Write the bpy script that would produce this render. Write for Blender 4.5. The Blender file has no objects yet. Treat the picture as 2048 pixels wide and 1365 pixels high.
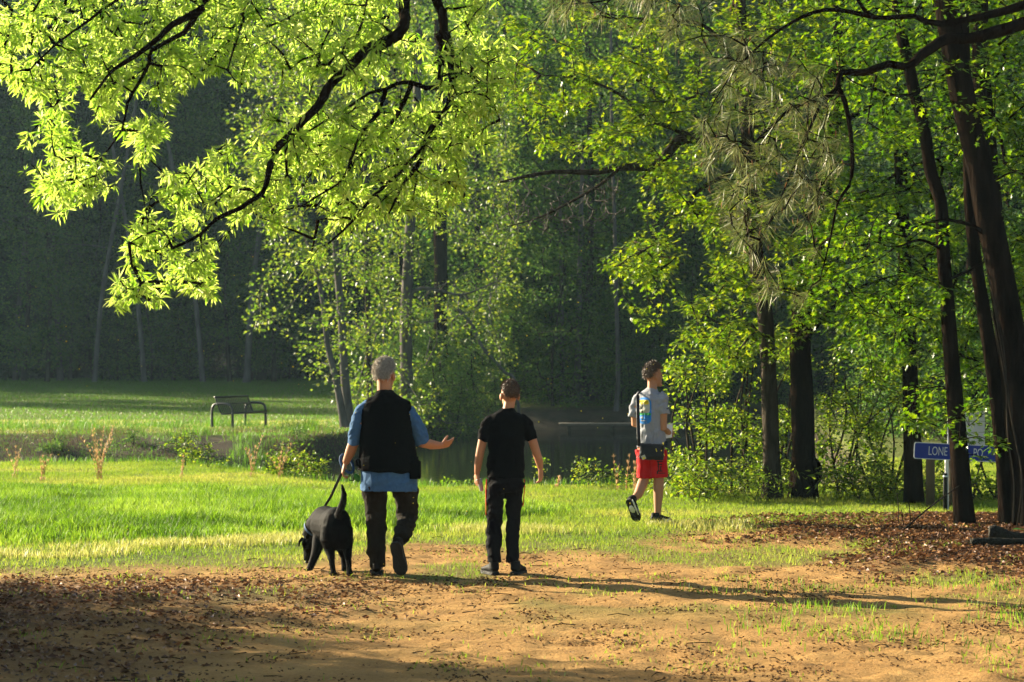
import bpy, bmesh, math, random
import numpy as np
from mathutils import Vector, Matrix

# ------------------------------------------------------------------ camera, sky, sun, exposure
SC = bpy.context.scene
COL = SC.collection
F = 4800.0            # focal length in photograph pixels
CAMZ = 1.95

cam = bpy.data.cameras.new("camera"); cam_o = bpy.data.objects.new("camera", cam); COL.objects.link(cam_o)
cam.sensor_width = 36.0; cam.lens = 36.0 * F / 2048.0
cam.clip_start = 0.1; cam.clip_end = 2000
cam_o.location = (0, 0, CAMZ); cam_o.rotation_euler = (math.radians(90), 0, 0)
cam.dof.use_dof = True; cam.dof.focus_distance = 20.5; cam.dof.aperture_fstop = 5.6
SC.camera = cam_o

SUN_DIR = np.array([-0.845, 0.535]); SUN_ELEV = 17.0; KS = SUN_DIR[1] / -SUN_DIR[0]
world = bpy.data.worlds.new("World"); SC.world = world; world.use_nodes = True
wn = world.node_tree.nodes; wl = world.node_tree.links
sky = wn.new("ShaderNodeTexSky"); sky.sky_type = 'NISHITA'; sky.sun_disc = False
sky.sun_elevation = math.radians(SUN_ELEV)
sky.sun_rotation = math.atan2(SUN_DIR[0], SUN_DIR[1])
wl.new(sky.outputs[0], wn["Background"].inputs[0]); wn["Background"].inputs[1].default_value = 0.05
sun = bpy.data.lights.new("sun", 'SUN'); sun.energy = 5.0; sun.angle = math.radians(0.5); sun.color = (1.0, 0.86, 0.62)
sun_o = bpy.data.objects.new("sun", sun); COL.objects.link(sun_o); sun_o.location = (-30, 20, 30)
_sd = Vector((SUN_DIR[0], SUN_DIR[1], math.tan(math.radians(SUN_ELEV)))).normalized()
sun_o.rotation_euler = _sd.to_track_quat('Z', 'Y').to_euler()
vs = SC.view_settings; vs.view_transform = 'Standard'; vs.look = 'None'; vs.exposure = 2.15; vs.gamma = 1.0
cy = SC.cycles
cy.use_denoising = True; cy.denoiser = 'OPENIMAGEDENOISE'
try:
    cy.denoising_prefilter = 'ACCURATE'; cy.denoising_input_passes = 'RGB_ALBEDO_NORMAL'
except Exception: pass
cy.max_bounces = 6; cy.diffuse_bounces = 3; cy.glossy_bounces = 2; cy.transmission_bounces = 4
cy.transparent_max_bounces = 4; cy.volume_bounces = 0
cy.caustics_reflective = False; cy.caustics_refractive = False
cy.use_adaptive_sampling = True; cy.adaptive_threshold = 0.015
cy.sample_clamp_indirect = 4.0; cy.sample_clamp_direct = 12.0

R = np.random.default_rng(7)
random.seed(7)

# ------------------------------------------------------------------ helpers
def P(px, py, Y):
    "a point Y metres ahead of the viewpoint, seen in that direction"
    return np.array([(px - 1024.0) / F * Y, Y, CAMZ - (py - 682.5) / F * Y])
def G(px, py):
    Y = CAMZ * F / (py - 682.5); return np.array([(px - 1024.0) / F * Y, Y, 0.0])
def PX(p):
    p = np.asarray(p); return 1024 + p[..., 0] / p[..., 1] * F, 682.5 - (p[..., 2] - CAMZ) / p[..., 1] * F
def sstep(a, b, x):
    t = np.clip((np.asarray(x, float) - a) / (b - a), 0, 1); return t * t * (3 - 2 * t)
_lat = {}
def vnoise(x, y, scale, seed=0):
    if seed not in _lat: _lat[seed] = np.random.default_rng(1000 + seed).random((128, 128))
    L = _lat[seed]; x = np.asarray(x, float) / scale + 31.7; y = np.asarray(y, float) / scale + 57.3
    xi = np.floor(x).astype(int); yi = np.floor(y).astype(int); fx = x - xi; fy = y - yi
    fx = fx * fx * (3 - 2 * fx); fy = fy * fy * (3 - 2 * fy)
    a = L[xi % 128, yi % 128]; b = L[(xi + 1) % 128, yi % 128]; c = L[xi % 128, (yi + 1) % 128]; d = L[(xi + 1) % 128, (yi + 1) % 128]
    return (a * (1 - fx) + b * fx) * (1 - fy) + (c * (1 - fx) + d * fx) * fy
def fbm(x, y, scale, seed=0, octv=3):
    s = 0; w = 1; t = 0
    for k in range(octv):
        s = s + w * vnoise(x, y, scale / 2 ** k, seed + k); t += w; w *= 0.5
    return s / t
def inpoly(px, py, poly):
    px = np.asarray(px); py = np.asarray(py); r = np.zeros(px.shape, bool); n = len(poly)
    for i in range(n):
        x1, y1 = poly[i]; x2, y2 = poly[(i + 1) % n]
        if y1 == y2: continue
        c = ((y1 > py) != (y2 > py)) & (px < (x2 - x1) * (py - y1) / (y2 - y1) + x1)
        r ^= c
    return r
def unit(v):
    v = np.asarray(v, float); return v / np.maximum(np.linalg.norm(v, axis=-1, keepdims=True), 1e-9)

def mesh_np(name, verts, faces_flat, nper, attr=None, mats=(), smooth=False):
    "mesh from arrays; faces_flat loop indices, nper = corners per face (int or array)"
    me = bpy.data.meshes.new(name)
    verts = np.asarray(verts, np.float32); fl = np.asarray(faces_flat, np.int32).ravel()
    nf = len(fl) // nper if np.isscalar(nper) else len(nper)
    tot = np.full(nf, nper, np.int32) if np.isscalar(nper) else np.asarray(nper, np.int32)
    st = np.zeros(nf, np.int32); st[1:] = np.cumsum(tot)[:-1]
    me.vertices.add(len(verts)); me.vertices.foreach_set("co", verts.ravel())
    me.loops.add(len(fl)); me.loops.foreach_set("vertex_index", fl)
    me.polygons.add(nf); me.polygons.foreach_set("loop_start", st); me.polygons.foreach_set("loop_total", tot)
    if smooth: me.polygons.foreach_set("use_smooth", np.ones(nf, bool))
    if attr:
        for k, v in attr.items():
            a = me.attributes.new(k, 'FLOAT', 'POINT'); a.data.foreach_set("value", np.asarray(v, np.float32))
    me.update(calc_edges=True)
    for m in mats: me.materials.append(m)
    return me

def obj(name, data, parent=None, loc=None):
    o = bpy.data.objects.new(name, data); COL.objects.link(o)
    if parent is not None: o.parent = parent
    if loc is not None: o.location = loc
    return o
def tag(o, label=None, cat=None, group=None, kind=None):
    if label: o["label"] = label
    if cat: o["category"] = cat
    if group: o["group"] = group
    if kind: o["kind"] = kind
    return o
def thing(name, label, cat, loc=(0, 0, 0), group=None, rotz=0.0):
    o = bpy.data.objects.new(name, None); COL.objects.link(o); o.empty_display_size = 0.1
    o.location = loc; o.rotation_euler = (0, 0, rotz)
    return tag(o, label, cat, group)

class MB:
    "collects tubes, ellipsoids and boxes into one mesh"
    def __init__(s): s.v = []; s.f = []; s.m = []; s.n = 0
    def add(s, v, f, m=0):
        v = [tuple(map(float, q)) for q in v]
        s.v += v; s.f += [tuple(i + s.n for i in q) for q in f]; s.m += [m] * len(f); s.n += len(v)
    def tube(s, pts, rads, seg=10, ref=(1, 0, 0), m=0, cap=True, flat=None):
        pts = [np.asarray(p, float) for p in pts]; n = len(pts); V = []; Fc = []
        side = np.asarray(ref, float)
        for i in range(n):
            t = unit(pts[min(i + 1, n - 1)] - pts[max(i - 1, 0)])
            a = side - t * np.dot(side, t)
            if np.linalg.norm(a) < 1e-4: a = np.cross(t, (0.3, 0.9, 0.2))
            a = unit(a); b = np.cross(t, a)
            r = rads[i] if not np.isscalar(rads) else rads
            ra, rb = (r, r) if np.isscalar(r) else r
            for k in range(seg):
                th = 2 * math.pi * k / seg; V.append(pts[i] + a * ra * math.cos(th) + b * rb * math.sin(th))
        for i in range(n - 1):
            for k in range(seg):
                k2 = (k + 1) % seg; Fc.append((i * seg + k, i * seg + k2, (i + 1) * seg + k2, (i + 1) * seg + k))
        if cap:
            Fc.append(tuple(range(seg - 1, -1, -1))); Fc.append(tuple((n - 1) * seg + k for k in range(seg)))
        s.add(V, Fc, m)
    def ell(s, c, r, rot=None, seg=14, rings=9, m=0):
        V = []; Fc = []; c = np.asarray(c, float)
        M = np.eye(3) if rot is None else np.asarray(rot)
        V.append(c + M @ np.array([0, 0, r[2]]))
        for i in range(1, rings):
            ph = math.pi * i / rings
            for k in range(seg):
                th = 2 * math.pi * k / seg
                V.append(c + M @ np.array([r[0] * math.sin(ph) * math.cos(th), r[1] * math.sin(ph) * math.sin(th), r[2] * math.cos(ph)]))
        V.append(c + M @ np.array([0, 0, -r[2]])); last = len(V) - 1
        for k in range(seg): Fc.append((0, 1 + k, 1 + (k + 1) % seg))
        for i in range(rings - 2):
            for k in range(seg):
                a = 1 + i * seg + k; b = 1 + i * seg + (k + 1) % seg; Fc.append((a, a + seg, b + seg, b))
        o = 1 + (rings - 2) * seg
        for k in range(seg): Fc.append((o + k, last, o + (k + 1) % seg))
        s.add(V, Fc, m)
    def box(s, c, h, rot=None, m=0):
        M = np.eye(3) if rot is None else np.asarray(rot); c = np.asarray(c, float)
        V = [c + M @ np.array([x * h[0], y * h[1], z * h[2]]) for x in (-1, 1) for y in (-1, 1) for z in (-1, 1)]
        s.add(V, [(0, 1, 3, 2), (4, 6, 7, 5), (0, 4, 5, 1), (2, 3, 7, 6), (0, 2, 6, 4), (1, 5, 7, 3)], m)
    def mesh(s, name, mats, smooth=True):
        me = bpy.data.meshes.new(name); me.from_pydata(s.v, [], s.f)
        for m in mats: me.materials.append(m)
        me.polygons.foreach_set("material_index", s.m)
        me.polygons.foreach_set("use_smooth", [smooth] * len(s.f)); me.update(); return me
    def build(s, name, mats, parent=None, smooth=True):
        if not isinstance(mats, (list, tuple)): mats = [mats]
        return obj(name, s.mesh(name, mats, smooth), parent)
    def fused(s, name, mat, parent, voxel=0.006, smooth_it=4, keep=0.4, wrinkle=None):
        "one continuous skin grown over all the collected shapes"
        t = bpy.data.objects.new("tmp", s.mesh("tmp", [], True)); COL.objects.link(t)
        m = t.modifiers.new("r", 'REMESH'); m.mode = 'VOXEL'; m.voxel_size = voxel
        m = t.modifiers.new("s", 'SMOOTH'); m.factor = 0.5; m.iterations = smooth_it
        if keep < 1: m = t.modifiers.new("d", 'DECIMATE'); m.ratio = keep
        dg = bpy.context.evaluated_depsgraph_get()
        me = bpy.data.meshes.new_from_object(t.evaluated_get(dg)); me.name = name
        COL.objects.unlink(t); bpy.data.objects.remove(t)
        if wrinkle:
            amp, sc, seed = wrinkle; n = len(me.vertices)
            co = np.zeros(n * 3); me.vertices.foreach_get("co", co); co = co.reshape(-1, 3)
            nr = np.zeros(n * 3, np.float32); me.vertices.foreach_get("normal", nr); nr = nr.reshape(-1, 3)
            u = co[:, 0] * 1.0 + co[:, 2] * 0.8 + co[:, 1] * 0.7; w = co[:, 2] * 1.3 - co[:, 0] * 0.6 + co[:, 1] * .5
            d = fbm(u, w, sc, seed, 3) - 0.5; d = np.abs(d) * 2 - .35
            co = co + nr * (d * amp)[:, None]; me.vertices.foreach_set("co", co.astype(np.float32).ravel())
        me.materials.clear(); me.materials.append(mat)
        me.polygons.foreach_set("use_smooth", [True] * len(me.polygons)); me.update()
        return obj(name, me, parent)

# ------------------------------------------------------------------ materials
def nodes_of(m):
    m.use_nodes = True; return m.node_tree.nodes, m.node_tree.links
def ramp(nt, stops):
    r = nt.new("ShaderNodeValToRGB"); e = r.color_ramp.elements
    while len(e) > 2: e.remove(e[-1])
    for i, (p, c) in enumerate(stops):
        if i < 2: e[i].position = p; e[i].color = (*c, 1)
        else: q = e.new(p); q.color = (*c, 1)
    return r
def leafmat(name, c0, c1, c2, trans=0.5, rough=0.45, spec=0.4, tgain=1.0):
    m = bpy.data.materials.new(name); n, l = nodes_of(m); b = n["Principled BSDF"]
    a = n.new("ShaderNodeAttribute"); a.attribute_name = "var"
    r = ramp(n, [(0.0, c0), (0.5, c1), (1.0, c2)]); l.new(a.outputs["Fac"], r.inputs[0]); l.new(r.outputs[0], b.inputs["Base Color"])
    b.inputs["Roughness"].default_value = rough; b.inputs["Specular IOR Level"].default_value = spec
    t = n.new("ShaderNodeBsdfTranslucent")
    if tgain != 1.0:
        h = n.new("ShaderNodeHueSaturation"); h.inputs["Value"].default_value = tgain; h.inputs["Saturation"].default_value = 1.05
        l.new(r.outputs[0], h.inputs["Color"]); l.new(h.outputs[0], t.inputs[0])
    else: l.new(r.outputs[0], t.inputs[0])
    x = n.new("ShaderNodeMixShader"); x.inputs[0].default_value = trans
    l.new(b.outputs[0], x.inputs[1]); l.new(t.outputs[0], x.inputs[2]); l.new(x.outputs[0], n["Material Output"].inputs[0])
    return m
def mat(name, c, rough=0.7, c2=None, scale=20.0, bump=0.0, bscale=60.0, spec=0.3, metal=0.0, sheen=0.0, stretch=(1, 1, 1)):
    m = bpy.data.materials.new(name); n, l = nodes_of(m); b = n["Principled BSDF"]
    b.inputs["Base Color"].default_value = (*c, 1); b.inputs["Roughness"].default_value = rough
    b.inputs["Specular IOR Level"].default_value = spec; b.inputs["Metallic"].default_value = metal
    if sheen: b.inputs["Sheen Weight"].default_value = sheen
    if c2 or bump:
        tc = n.new("ShaderNodeTexCoord"); mp = n.new("ShaderNodeMapping"); mp.inputs["Scale"].default_value = stretch
        l.new(tc.outputs["Object"], mp.inputs[0])
    if c2:
        z = n.new("ShaderNodeTexNoise"); z.inputs["Scale"].default_value = scale; z.inputs["Detail"].default_value = 5
        l.new(mp.outputs[0], z.inputs[0]); r = ramp(n, [(0.32, c), (0.68, c2)]); l.new(z.outputs[0], r.inputs[0]); l.new(r.outputs[0], b.inputs["Base Color"])
    if bump:
        z = n.new("ShaderNodeTexNoise"); z.inputs["Scale"].default_value = bscale; z.inputs["Detail"].default_value = 4
        l.new(mp.outputs[0], z.inputs[0]); u = n.new("ShaderNodeBump"); u.inputs["Strength"].default_value = bump; u.inputs["Distance"].default_value = 0.03
        l.new(z.outputs[0], u.inputs["Height"]); l.new(u.outputs[0], b.inputs["Normal"])
    return m

M = {}
M['oakleaf'] = leafmat('young_oak_leaf', (0.14, 0.27, 0.022), (0.34, 0.47, 0.07), (0.56, 0.63, 0.20), trans=0.64, tgain=1.5, rough=.4)
M['maple'] = leafmat('maple_leaf', (0.06, 0.13, 0.008), (0.12, 0.20, 0.012), (0.24, 0.28, 0.02), trans=0.5, tgain=1.5, rough=.38, spec=.5)
M['mapledeep'] = leafmat('deep_green_maple_leaf', (0.035, 0.09, 0.006), (0.075, 0.16, 0.009), (0.18, 0.25, 0.015), trans=0.5, tgain=1.5, rough=.36, spec=.5)
M['shrub'] = leafmat('shrub_leaf', (0.06, 0.12, 0.010), (0.12, 0.20, 0.015), (0.27, 0.31, 0.03), trans=0.5, tgain=1.5)
M['grove'] = leafmat('grove_leaf', (0.06, 0.12, 0.012), (0.11, 0.18, 0.02), (0.22, 0.26, 0.03), trans=0.5, tgain=1.4)
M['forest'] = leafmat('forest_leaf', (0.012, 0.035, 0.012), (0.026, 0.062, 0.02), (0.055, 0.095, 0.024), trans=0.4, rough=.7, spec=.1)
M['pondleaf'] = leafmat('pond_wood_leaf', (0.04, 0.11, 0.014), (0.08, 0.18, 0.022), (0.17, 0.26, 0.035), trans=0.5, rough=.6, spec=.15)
M['needle'] = leafmat('pine_needle', (0.09, 0.14, 0.03), (0.16, 0.20, 0.06), (0.27, 0.25, 0.10), trans=0.45, rough=.4, spec=.4)
M['tallgrass'] = leafmat('tall_grass_blade', (0.06, 0.13, 0.012), (0.14, 0.25, 0.02), (0.27, 0.37, 0.05), trans=0.5, tgain=1.3, rough=.55, spec=.2)
M['lawn'] = leafmat('lawn_blade', (0.12, 0.20, 0.02), (0.20, 0.28, 0.03), (0.34, 0.34, 0.07), trans=0.5, tgain=1.3, rough=.6, spec=.15)
M['crumb'] = leafmat('ground_crumb', (0.03, 0.015, 0.008), (0.12, 0.06, 0.025), (0.42, 0.27, 0.12), trans=0.1, rough=.8, spec=.1)
M['seedgrass'] = leafmat('seeding_grass', (0.26, 0.28, 0.06), (0.36, 0.36, 0.10), (0.45, 0.40, 0.15), trans=0.5, tgain=1.2)
M['meadow'] = leafmat('meadow_blade', (0.06, 0.15, 0.012), (0.09, 0.20, 0.015), (0.16, 0.24, 0.03), trans=0.5, tgain=1.3)
M['straw'] = leafmat('dead_grass', (0.40, 0.24, 0.09), (0.62, 0.40, 0.18), (0.75, 0.55, 0.30), trans=0.5)
M['banksedge'] = leafmat('bank_dead_grass', (0.07, 0.05, 0.028), (0.13, 0.09, 0.05), (0.24, 0.17, 0.09), trans=0.3, rough=.8, spec=.05)
M['litter'] = leafmat('dead_leaf', (0.05, 0.02, 0.010), (0.15, 0.065, 0.026), (0.38, 0.21, 0.09), trans=0.25, rough=.5, spec=.25)
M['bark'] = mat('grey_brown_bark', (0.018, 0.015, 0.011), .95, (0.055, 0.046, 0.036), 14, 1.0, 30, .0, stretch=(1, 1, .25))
M['shadebark'] = mat('shade_dark_bark', (0.004, 0.003, 0.0023), .95, (0.016, 0.011, 0.008), 12, 1.0, 26, .0, stretch=(1, 1, .25))  # bark colour cut near black, standing in for missing shade on near trunks
M['greybark'] = mat('pale_grey_bark', (0.075, 0.068, 0.062), .9, (0.14, 0.13, 0.12), 6, .6, 20, .0, stretch=(1, 1, .3))
M['skin'] = mat('skin', (0.40, 0.19, 0.10), .55, spec=.25)
M['skin'].node_tree.nodes["Principled BSDF"].inputs["Subsurface Weight"].default_value = 0.0
# ------------------------------------------------------------------ ground
def lip(x):      # near edge of the lawn above the pond
    x = np.asarray(x, float)
    return 38.5 - 6.0 * sstep(-5.6, -1.4, x) + 42.0 * sstep(4.5, 9.5, x) + 0.5 * (vnoise(x, x * 0, 1.3, 3) - .5)
def farbank(x):  # foot of the far bank
    x = np.asarray(x, float)
    return 54.0 + 21.5 * sstep(-5.2, -1.0, x) + 2.6 * (vnoise(x, x * 0 + 9, 2.2, 4) - .5)
def height(x, y):
    x = np.asarray(x, float); y = np.asarray(y, float)
    near = 0.02 * (fbm(x, y, 1.5, 5) - .5) * 2
    dd = y - lip(x); drop = -1.55 * sstep(-0.4, 4.5, dd)
    d2 = y - farbank(x)
    up = 1.24 * sstep(-1.2, 4.2, d2)
    z = np.where(dd < 0, near + drop, near * .5 + drop + up)
    z = z + sstep(60, 112, y) * 0.45 * sstep(0, 8, d2)
    z = z + 44.0 * sstep(150, 300, y) + sstep(120, 165, y) * 1.5
    z = z + 6.0 * sstep(60, 150, np.abs(x)) * sstep(0, 10, d2 + 0 * x)
    d = dirt_w(x, y)
    z = z + d * 0.035 * (fbm(x, y, .7, 11, 3) - .5) * (y < 30) + d * .034 * (vnoise(x, y, .15, 14) - .5) + d * .05 * np.clip(fbm(x, y, .35, 17, 2) - .62, 0, 1) * (y < 30)
    z = z + litter_w(x, y) * 0.05
    return z
_ex = np.array([-9, -4.35, -1.93, -.87, .86, 2.3, 4.3, 9.0]); _ey = np.array([20.0, 20.6, 21.4, 23.4, 23.0, 25.2, 26.3, 27.0])
def dirt_edge(x): return np.interp(x, _ex, _ey)
def dirt_w(x, y):
    e = dirt_edge(x) - y + 2.6 * (fbm(x, y * .8, 1.7, 21, 4) - .5)
    w = sstep(-0.7, 1.3, e)
    w = w * (1 - .72 * sstep(.55, .7, fbm(x, y * .7, 1.1, 31, 3)) * sstep(15.5, 18.5, y))
    w = w * (1 - .6 * sstep(2.0, 3.2, x) * sstep(15, 16, y) * (1 - sstep(19.0, 20.5, y)) * sstep(.42, .6, fbm(x, y, .8, 33)))
    return np.clip(w, 0, 1)
def litter_w(x, y):
    r = sstep(-.4, 1.9, (x - (2.9 - .18 * (y - 22))) + 2.6 * (fbm(x, y, .9, 41) - .5)) * sstep(18.2, 19.8, y + (fbm(x, y, .8, 43) - .5)) * (1 - sstep(26.0, 27.2, y))
    l = sstep(-1.0, 2.0, (-1.9 - x) + 2.8 * (fbm(x, y, .8, 47) - .5) - .25 * (16.5 - y)) * (1 - sstep(18.3, 20.0, y + .8 * (fbm(x, y, .8, 48) - .5)))
    return np.clip(np.maximum(r, .8 * l), 0, 1)

def axis(segs):
    a = []
    for s, e, st in segs: a += list(np.arange(s, e - 1e-6, st))
    a.append(segs[-1][1]); return np.array(a)
gx = axis([(-240, -60, 15), (-60, -24, 3), (-24, -7, .5), (-7, 7.5, .065), (7.5, 24, .5), (24, 60, 3), (60, 240, 15)])
gy = axis([(-40, 0, 8), (0, 12.5, .6), (12.5, 28, .06), (28, 42, .2), (42, 80, .4), (80, 140, 2), (140, 340, 8)])
XX, YY = np.meshgrid(gx, gy, indexing='ij'); ZZ = height(XX, YY)
nx, ny = XX.shape
idx = np.arange(nx * ny).reshape(nx, ny)
quads = np.stack([idx[:-1, :-1], idx[1:, :-1], idx[1:, 1:], idx[:-1, 1:]], -1).reshape(-1, 4)
dirt = dirt_w(XX, YY); lit = litter_w(XX, YY)
bankm = sstep(-.2, .8, YY - lip(XX)) * (1 - sstep(3.2, 5.0, YY - farbank(XX))) * (YY < 95)
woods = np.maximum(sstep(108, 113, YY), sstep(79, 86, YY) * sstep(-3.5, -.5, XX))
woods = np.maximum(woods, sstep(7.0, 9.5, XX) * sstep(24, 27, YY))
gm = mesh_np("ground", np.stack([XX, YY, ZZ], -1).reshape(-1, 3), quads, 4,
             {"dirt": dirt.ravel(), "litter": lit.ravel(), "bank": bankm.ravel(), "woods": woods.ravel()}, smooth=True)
m = bpy.data.materials.new("ground_soil"); n, l = nodes_of(m); b = n["Principled BSDF"]; b.inputs["Roughness"].default_value = .95; b.inputs["Specular IOR Level"].default_value = .15
tc = n.new("ShaderNodeTexCoord")
def nz(sc, det=6, rough=.6):
    z = n.new("ShaderNodeTexNoise"); z.inputs["Scale"].default_value = sc; z.inputs["Detail"].default_value = det; z.inputs["Roughness"].default_value = rough
    l.new(tc.outputs["Object"], z.inputs[0]); return z
def mixc(f, a, c):
    x = n.new("ShaderNodeMix"); x.data_type = 'RGBA'; l.new(f, x.inputs[0]); l.new(a, x.inputs[6]); l.new(c, x.inputs[7]); return x.outputs[2]
def att(k):
    a = n.new("ShaderNodeAttribute"); a.attribute_name = k; return a.outputs["Fac"]
z1 = nz(1.5, 8, .65); z2 = nz(34, 9, .75); z3 = nz(1.2)
dr = ramp(n, [(.30, (.22, .105, .03)), (.50, (.48, .27, .085)), (.70, (.60, .37, .135))]); l.new(z2.outputs[0], dr.inputs[0])
dr2 = ramp(n, [(.34, (.25, .125, .036)), (.50, (.46, .255, .078)), (.66, (.60, .36, .12))]); l.new(z1.outputs[0], dr2.inputs[0])
half = n.new("ShaderNodeValue"); half.outputs[0].default_value = .5
dirtc = mixc(half.outputs[0], dr.outputs[0], dr2.outputs[0])
gr = ramp(n, [(.3, (.07, .10, .015)), (.6, (.14, .17, .03)), (.8, (.20, .17, .05))]); l.new(nz(9).outputs[0], gr.inputs[0])
lr = ramp(n, [(.3, (.035, .015, .008)), (.55, (.09, .04, .018)), (.75, (.16, .08, .035))]); l.new(nz(22, 7, .7).outputs[0], lr.inputs[0])
br = ramp(n, [(.3, (.03, .03, .015)), (.55, (.075, .055, .035)), (.75, (.06, .08, .02))]); l.new(z3.outputs[0], br.inputs[0])
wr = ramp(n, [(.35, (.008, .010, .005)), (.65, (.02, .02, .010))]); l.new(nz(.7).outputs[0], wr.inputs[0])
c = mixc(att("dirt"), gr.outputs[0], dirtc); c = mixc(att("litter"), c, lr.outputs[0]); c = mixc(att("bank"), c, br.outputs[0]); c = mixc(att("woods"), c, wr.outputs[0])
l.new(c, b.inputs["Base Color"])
bu = n.new("ShaderNodeBump"); bu.inputs["Strength"].default_value = 1.0; bu.inputs["Distance"].default_value = .05
ad = n.new("ShaderNodeMath"); ad.operation = 'ADD'; l.new(nz(40, 6, .7).outputs[0], ad.inputs[0]); l.new(nz(11, 4).outputs[0], ad.inputs[1]); l.new(ad.outputs[0], bu.inputs["Height"]); l.new(bu.outputs[0], b.inputs["Normal"])
gm.materials.append(m)
tag(obj("ground", gm), "sandy orange dirt path, lawn and meadow ground", kind="structure")

# pond
wm = bpy.data.materials.new("pond_water"); n, l = nodes_of(wm); b = n["Principled BSDF"]
b.inputs["Base Color"].default_value = (.012, .014, .010, 1); b.inputs["Roughness"].default_value = .06; b.inputs["IOR"].default_value = 1.33
tc = n.new("ShaderNodeTexCoord"); z = n.new("ShaderNodeTexNoise"); z.inputs["Scale"].default_value = 2.2; z.inputs["Detail"].default_value = 3; l.new(tc.outputs["Object"], z.inputs[0])
bu = n.new("ShaderNodeBump"); bu.inputs["Strength"].default_value = .12; bu.inputs["Distance"].default_value = .05; l.new(z.outputs[0], bu.inputs["Height"]); l.new(bu.outputs[0], b.inputs["Normal"])
wv = [(-70, 33, -.9), (40, 33, -.9), (40, 86, -.9), (-70, 86, -.9)]
tag(obj("pond_water", mesh_np("pond_water", wv, [0, 1, 2, 3], 4, mats=[wm])), "dark still pond water behind the lawn", kind="structure")

# ------------------------------------------------------------------ leaves, twigs, trees
T_LANCE = (np.array([(0, 0, 0), (.3, .42, .10), (.68, .36, .06), (1, 0, -.06), (.68, -.36, .06), (.3, -.42, .10)]), [(0, 3, 2, 1), (0, 5, 4, 3)])
T_DIAM = (np.array([(0, 0, 0), (.42, .5, .10), (1, 0, -.04), (.42, -.5, .10)]), [(0, 2, 1), (0, 3, 2)])
T_MAPLE = (np.array([(0, 0, 0), (.02, .40, .05), (.30, .24, .05), (.58, .52, .02), (.62, .17, .04), (1, 0, -.08), (.62, -.17, .04), (.58, -.52, .02), (.30, -.24, .05), (.02, -.40, .05)]),
           [(0, 2, 1), (0, 4, 2), (2, 4, 3), (0, 5, 4), (0, 9, 8), (0, 8, 6), (8, 7, 6), (0, 6, 5)])
def leaves(name, pos, d, nrm, length, width, T, material, var=None):
    tv, tf = T; N = len(pos); k = len(tv)
    d = unit(d); nrm = unit(nrm - d * (nrm * d).sum(-1, keepdims=True)); s = np.cross(nrm, d)
    L = np.broadcast_to(length, (N,))[:, None, None]; W = np.broadcast_to(width, (N,))[:, None, None]
    V = pos[:, None, :] + d[:, None, :] * tv[None, :, 0:1] * L + s[:, None, :] * tv[None, :, 1:2] * W + nrm[:, None, :] * np.where(tv[None, :, 1:2] != 0, tv[None, :, 2:3] * W * 1.6, tv[None, :, 2:3] * L)
    fl = np.concatenate([np.asarray(f) for f in tf]); per = np.tile([len(f) for f in tf], N)
    Fl = (np.arange(N)[:, None] * k + fl[None, :]).ravel()
    if var is None: var = R.random(N)
    return mesh_np(name, V.reshape(-1, 3), Fl, per, {"var": np.repeat(var, k)}, [material])

class Tubes:
    def __init__(s): s.v = []; s.f = []; s.n = 0
    def add(s, pts, rads, seg=5):
        pts = np.asarray(pts, float); n = len(pts)
        if n < 2: return
        t = np.gradient(pts, axis=0); t = unit(t)
        a = np.cross(t, np.array([.31, .22, .93])); a = unit(a); bb = np.cross(t, a)
        th = np.arange(seg) * 2 * math.pi / seg
        r = np.broadcast_to(rads, (n,))[:, None, None]
        V = pts[:, None, :] + r * (a[:, None, :] * np.cos(th)[None, :, None] + bb[:, None, :] * np.sin(th)[None, :, None])
        i = np.arange(n - 1)[:, None] * seg; k = np.arange(seg)[None, :]; k2 = (k + 1) % seg
        Fq = np.stack([i + k, i + k2, i + seg + k2, i + seg + k], -1).reshape(-1, 4) + s.n
        s.v.append(V.reshape(-1, 3)); s.f.append(Fq); s.n += n * seg
    def mesh(s, name, material):
        return mesh_np(name, np.concatenate(s.v), np.concatenate(s.f), 4, mats=[material], smooth=True)

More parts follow.
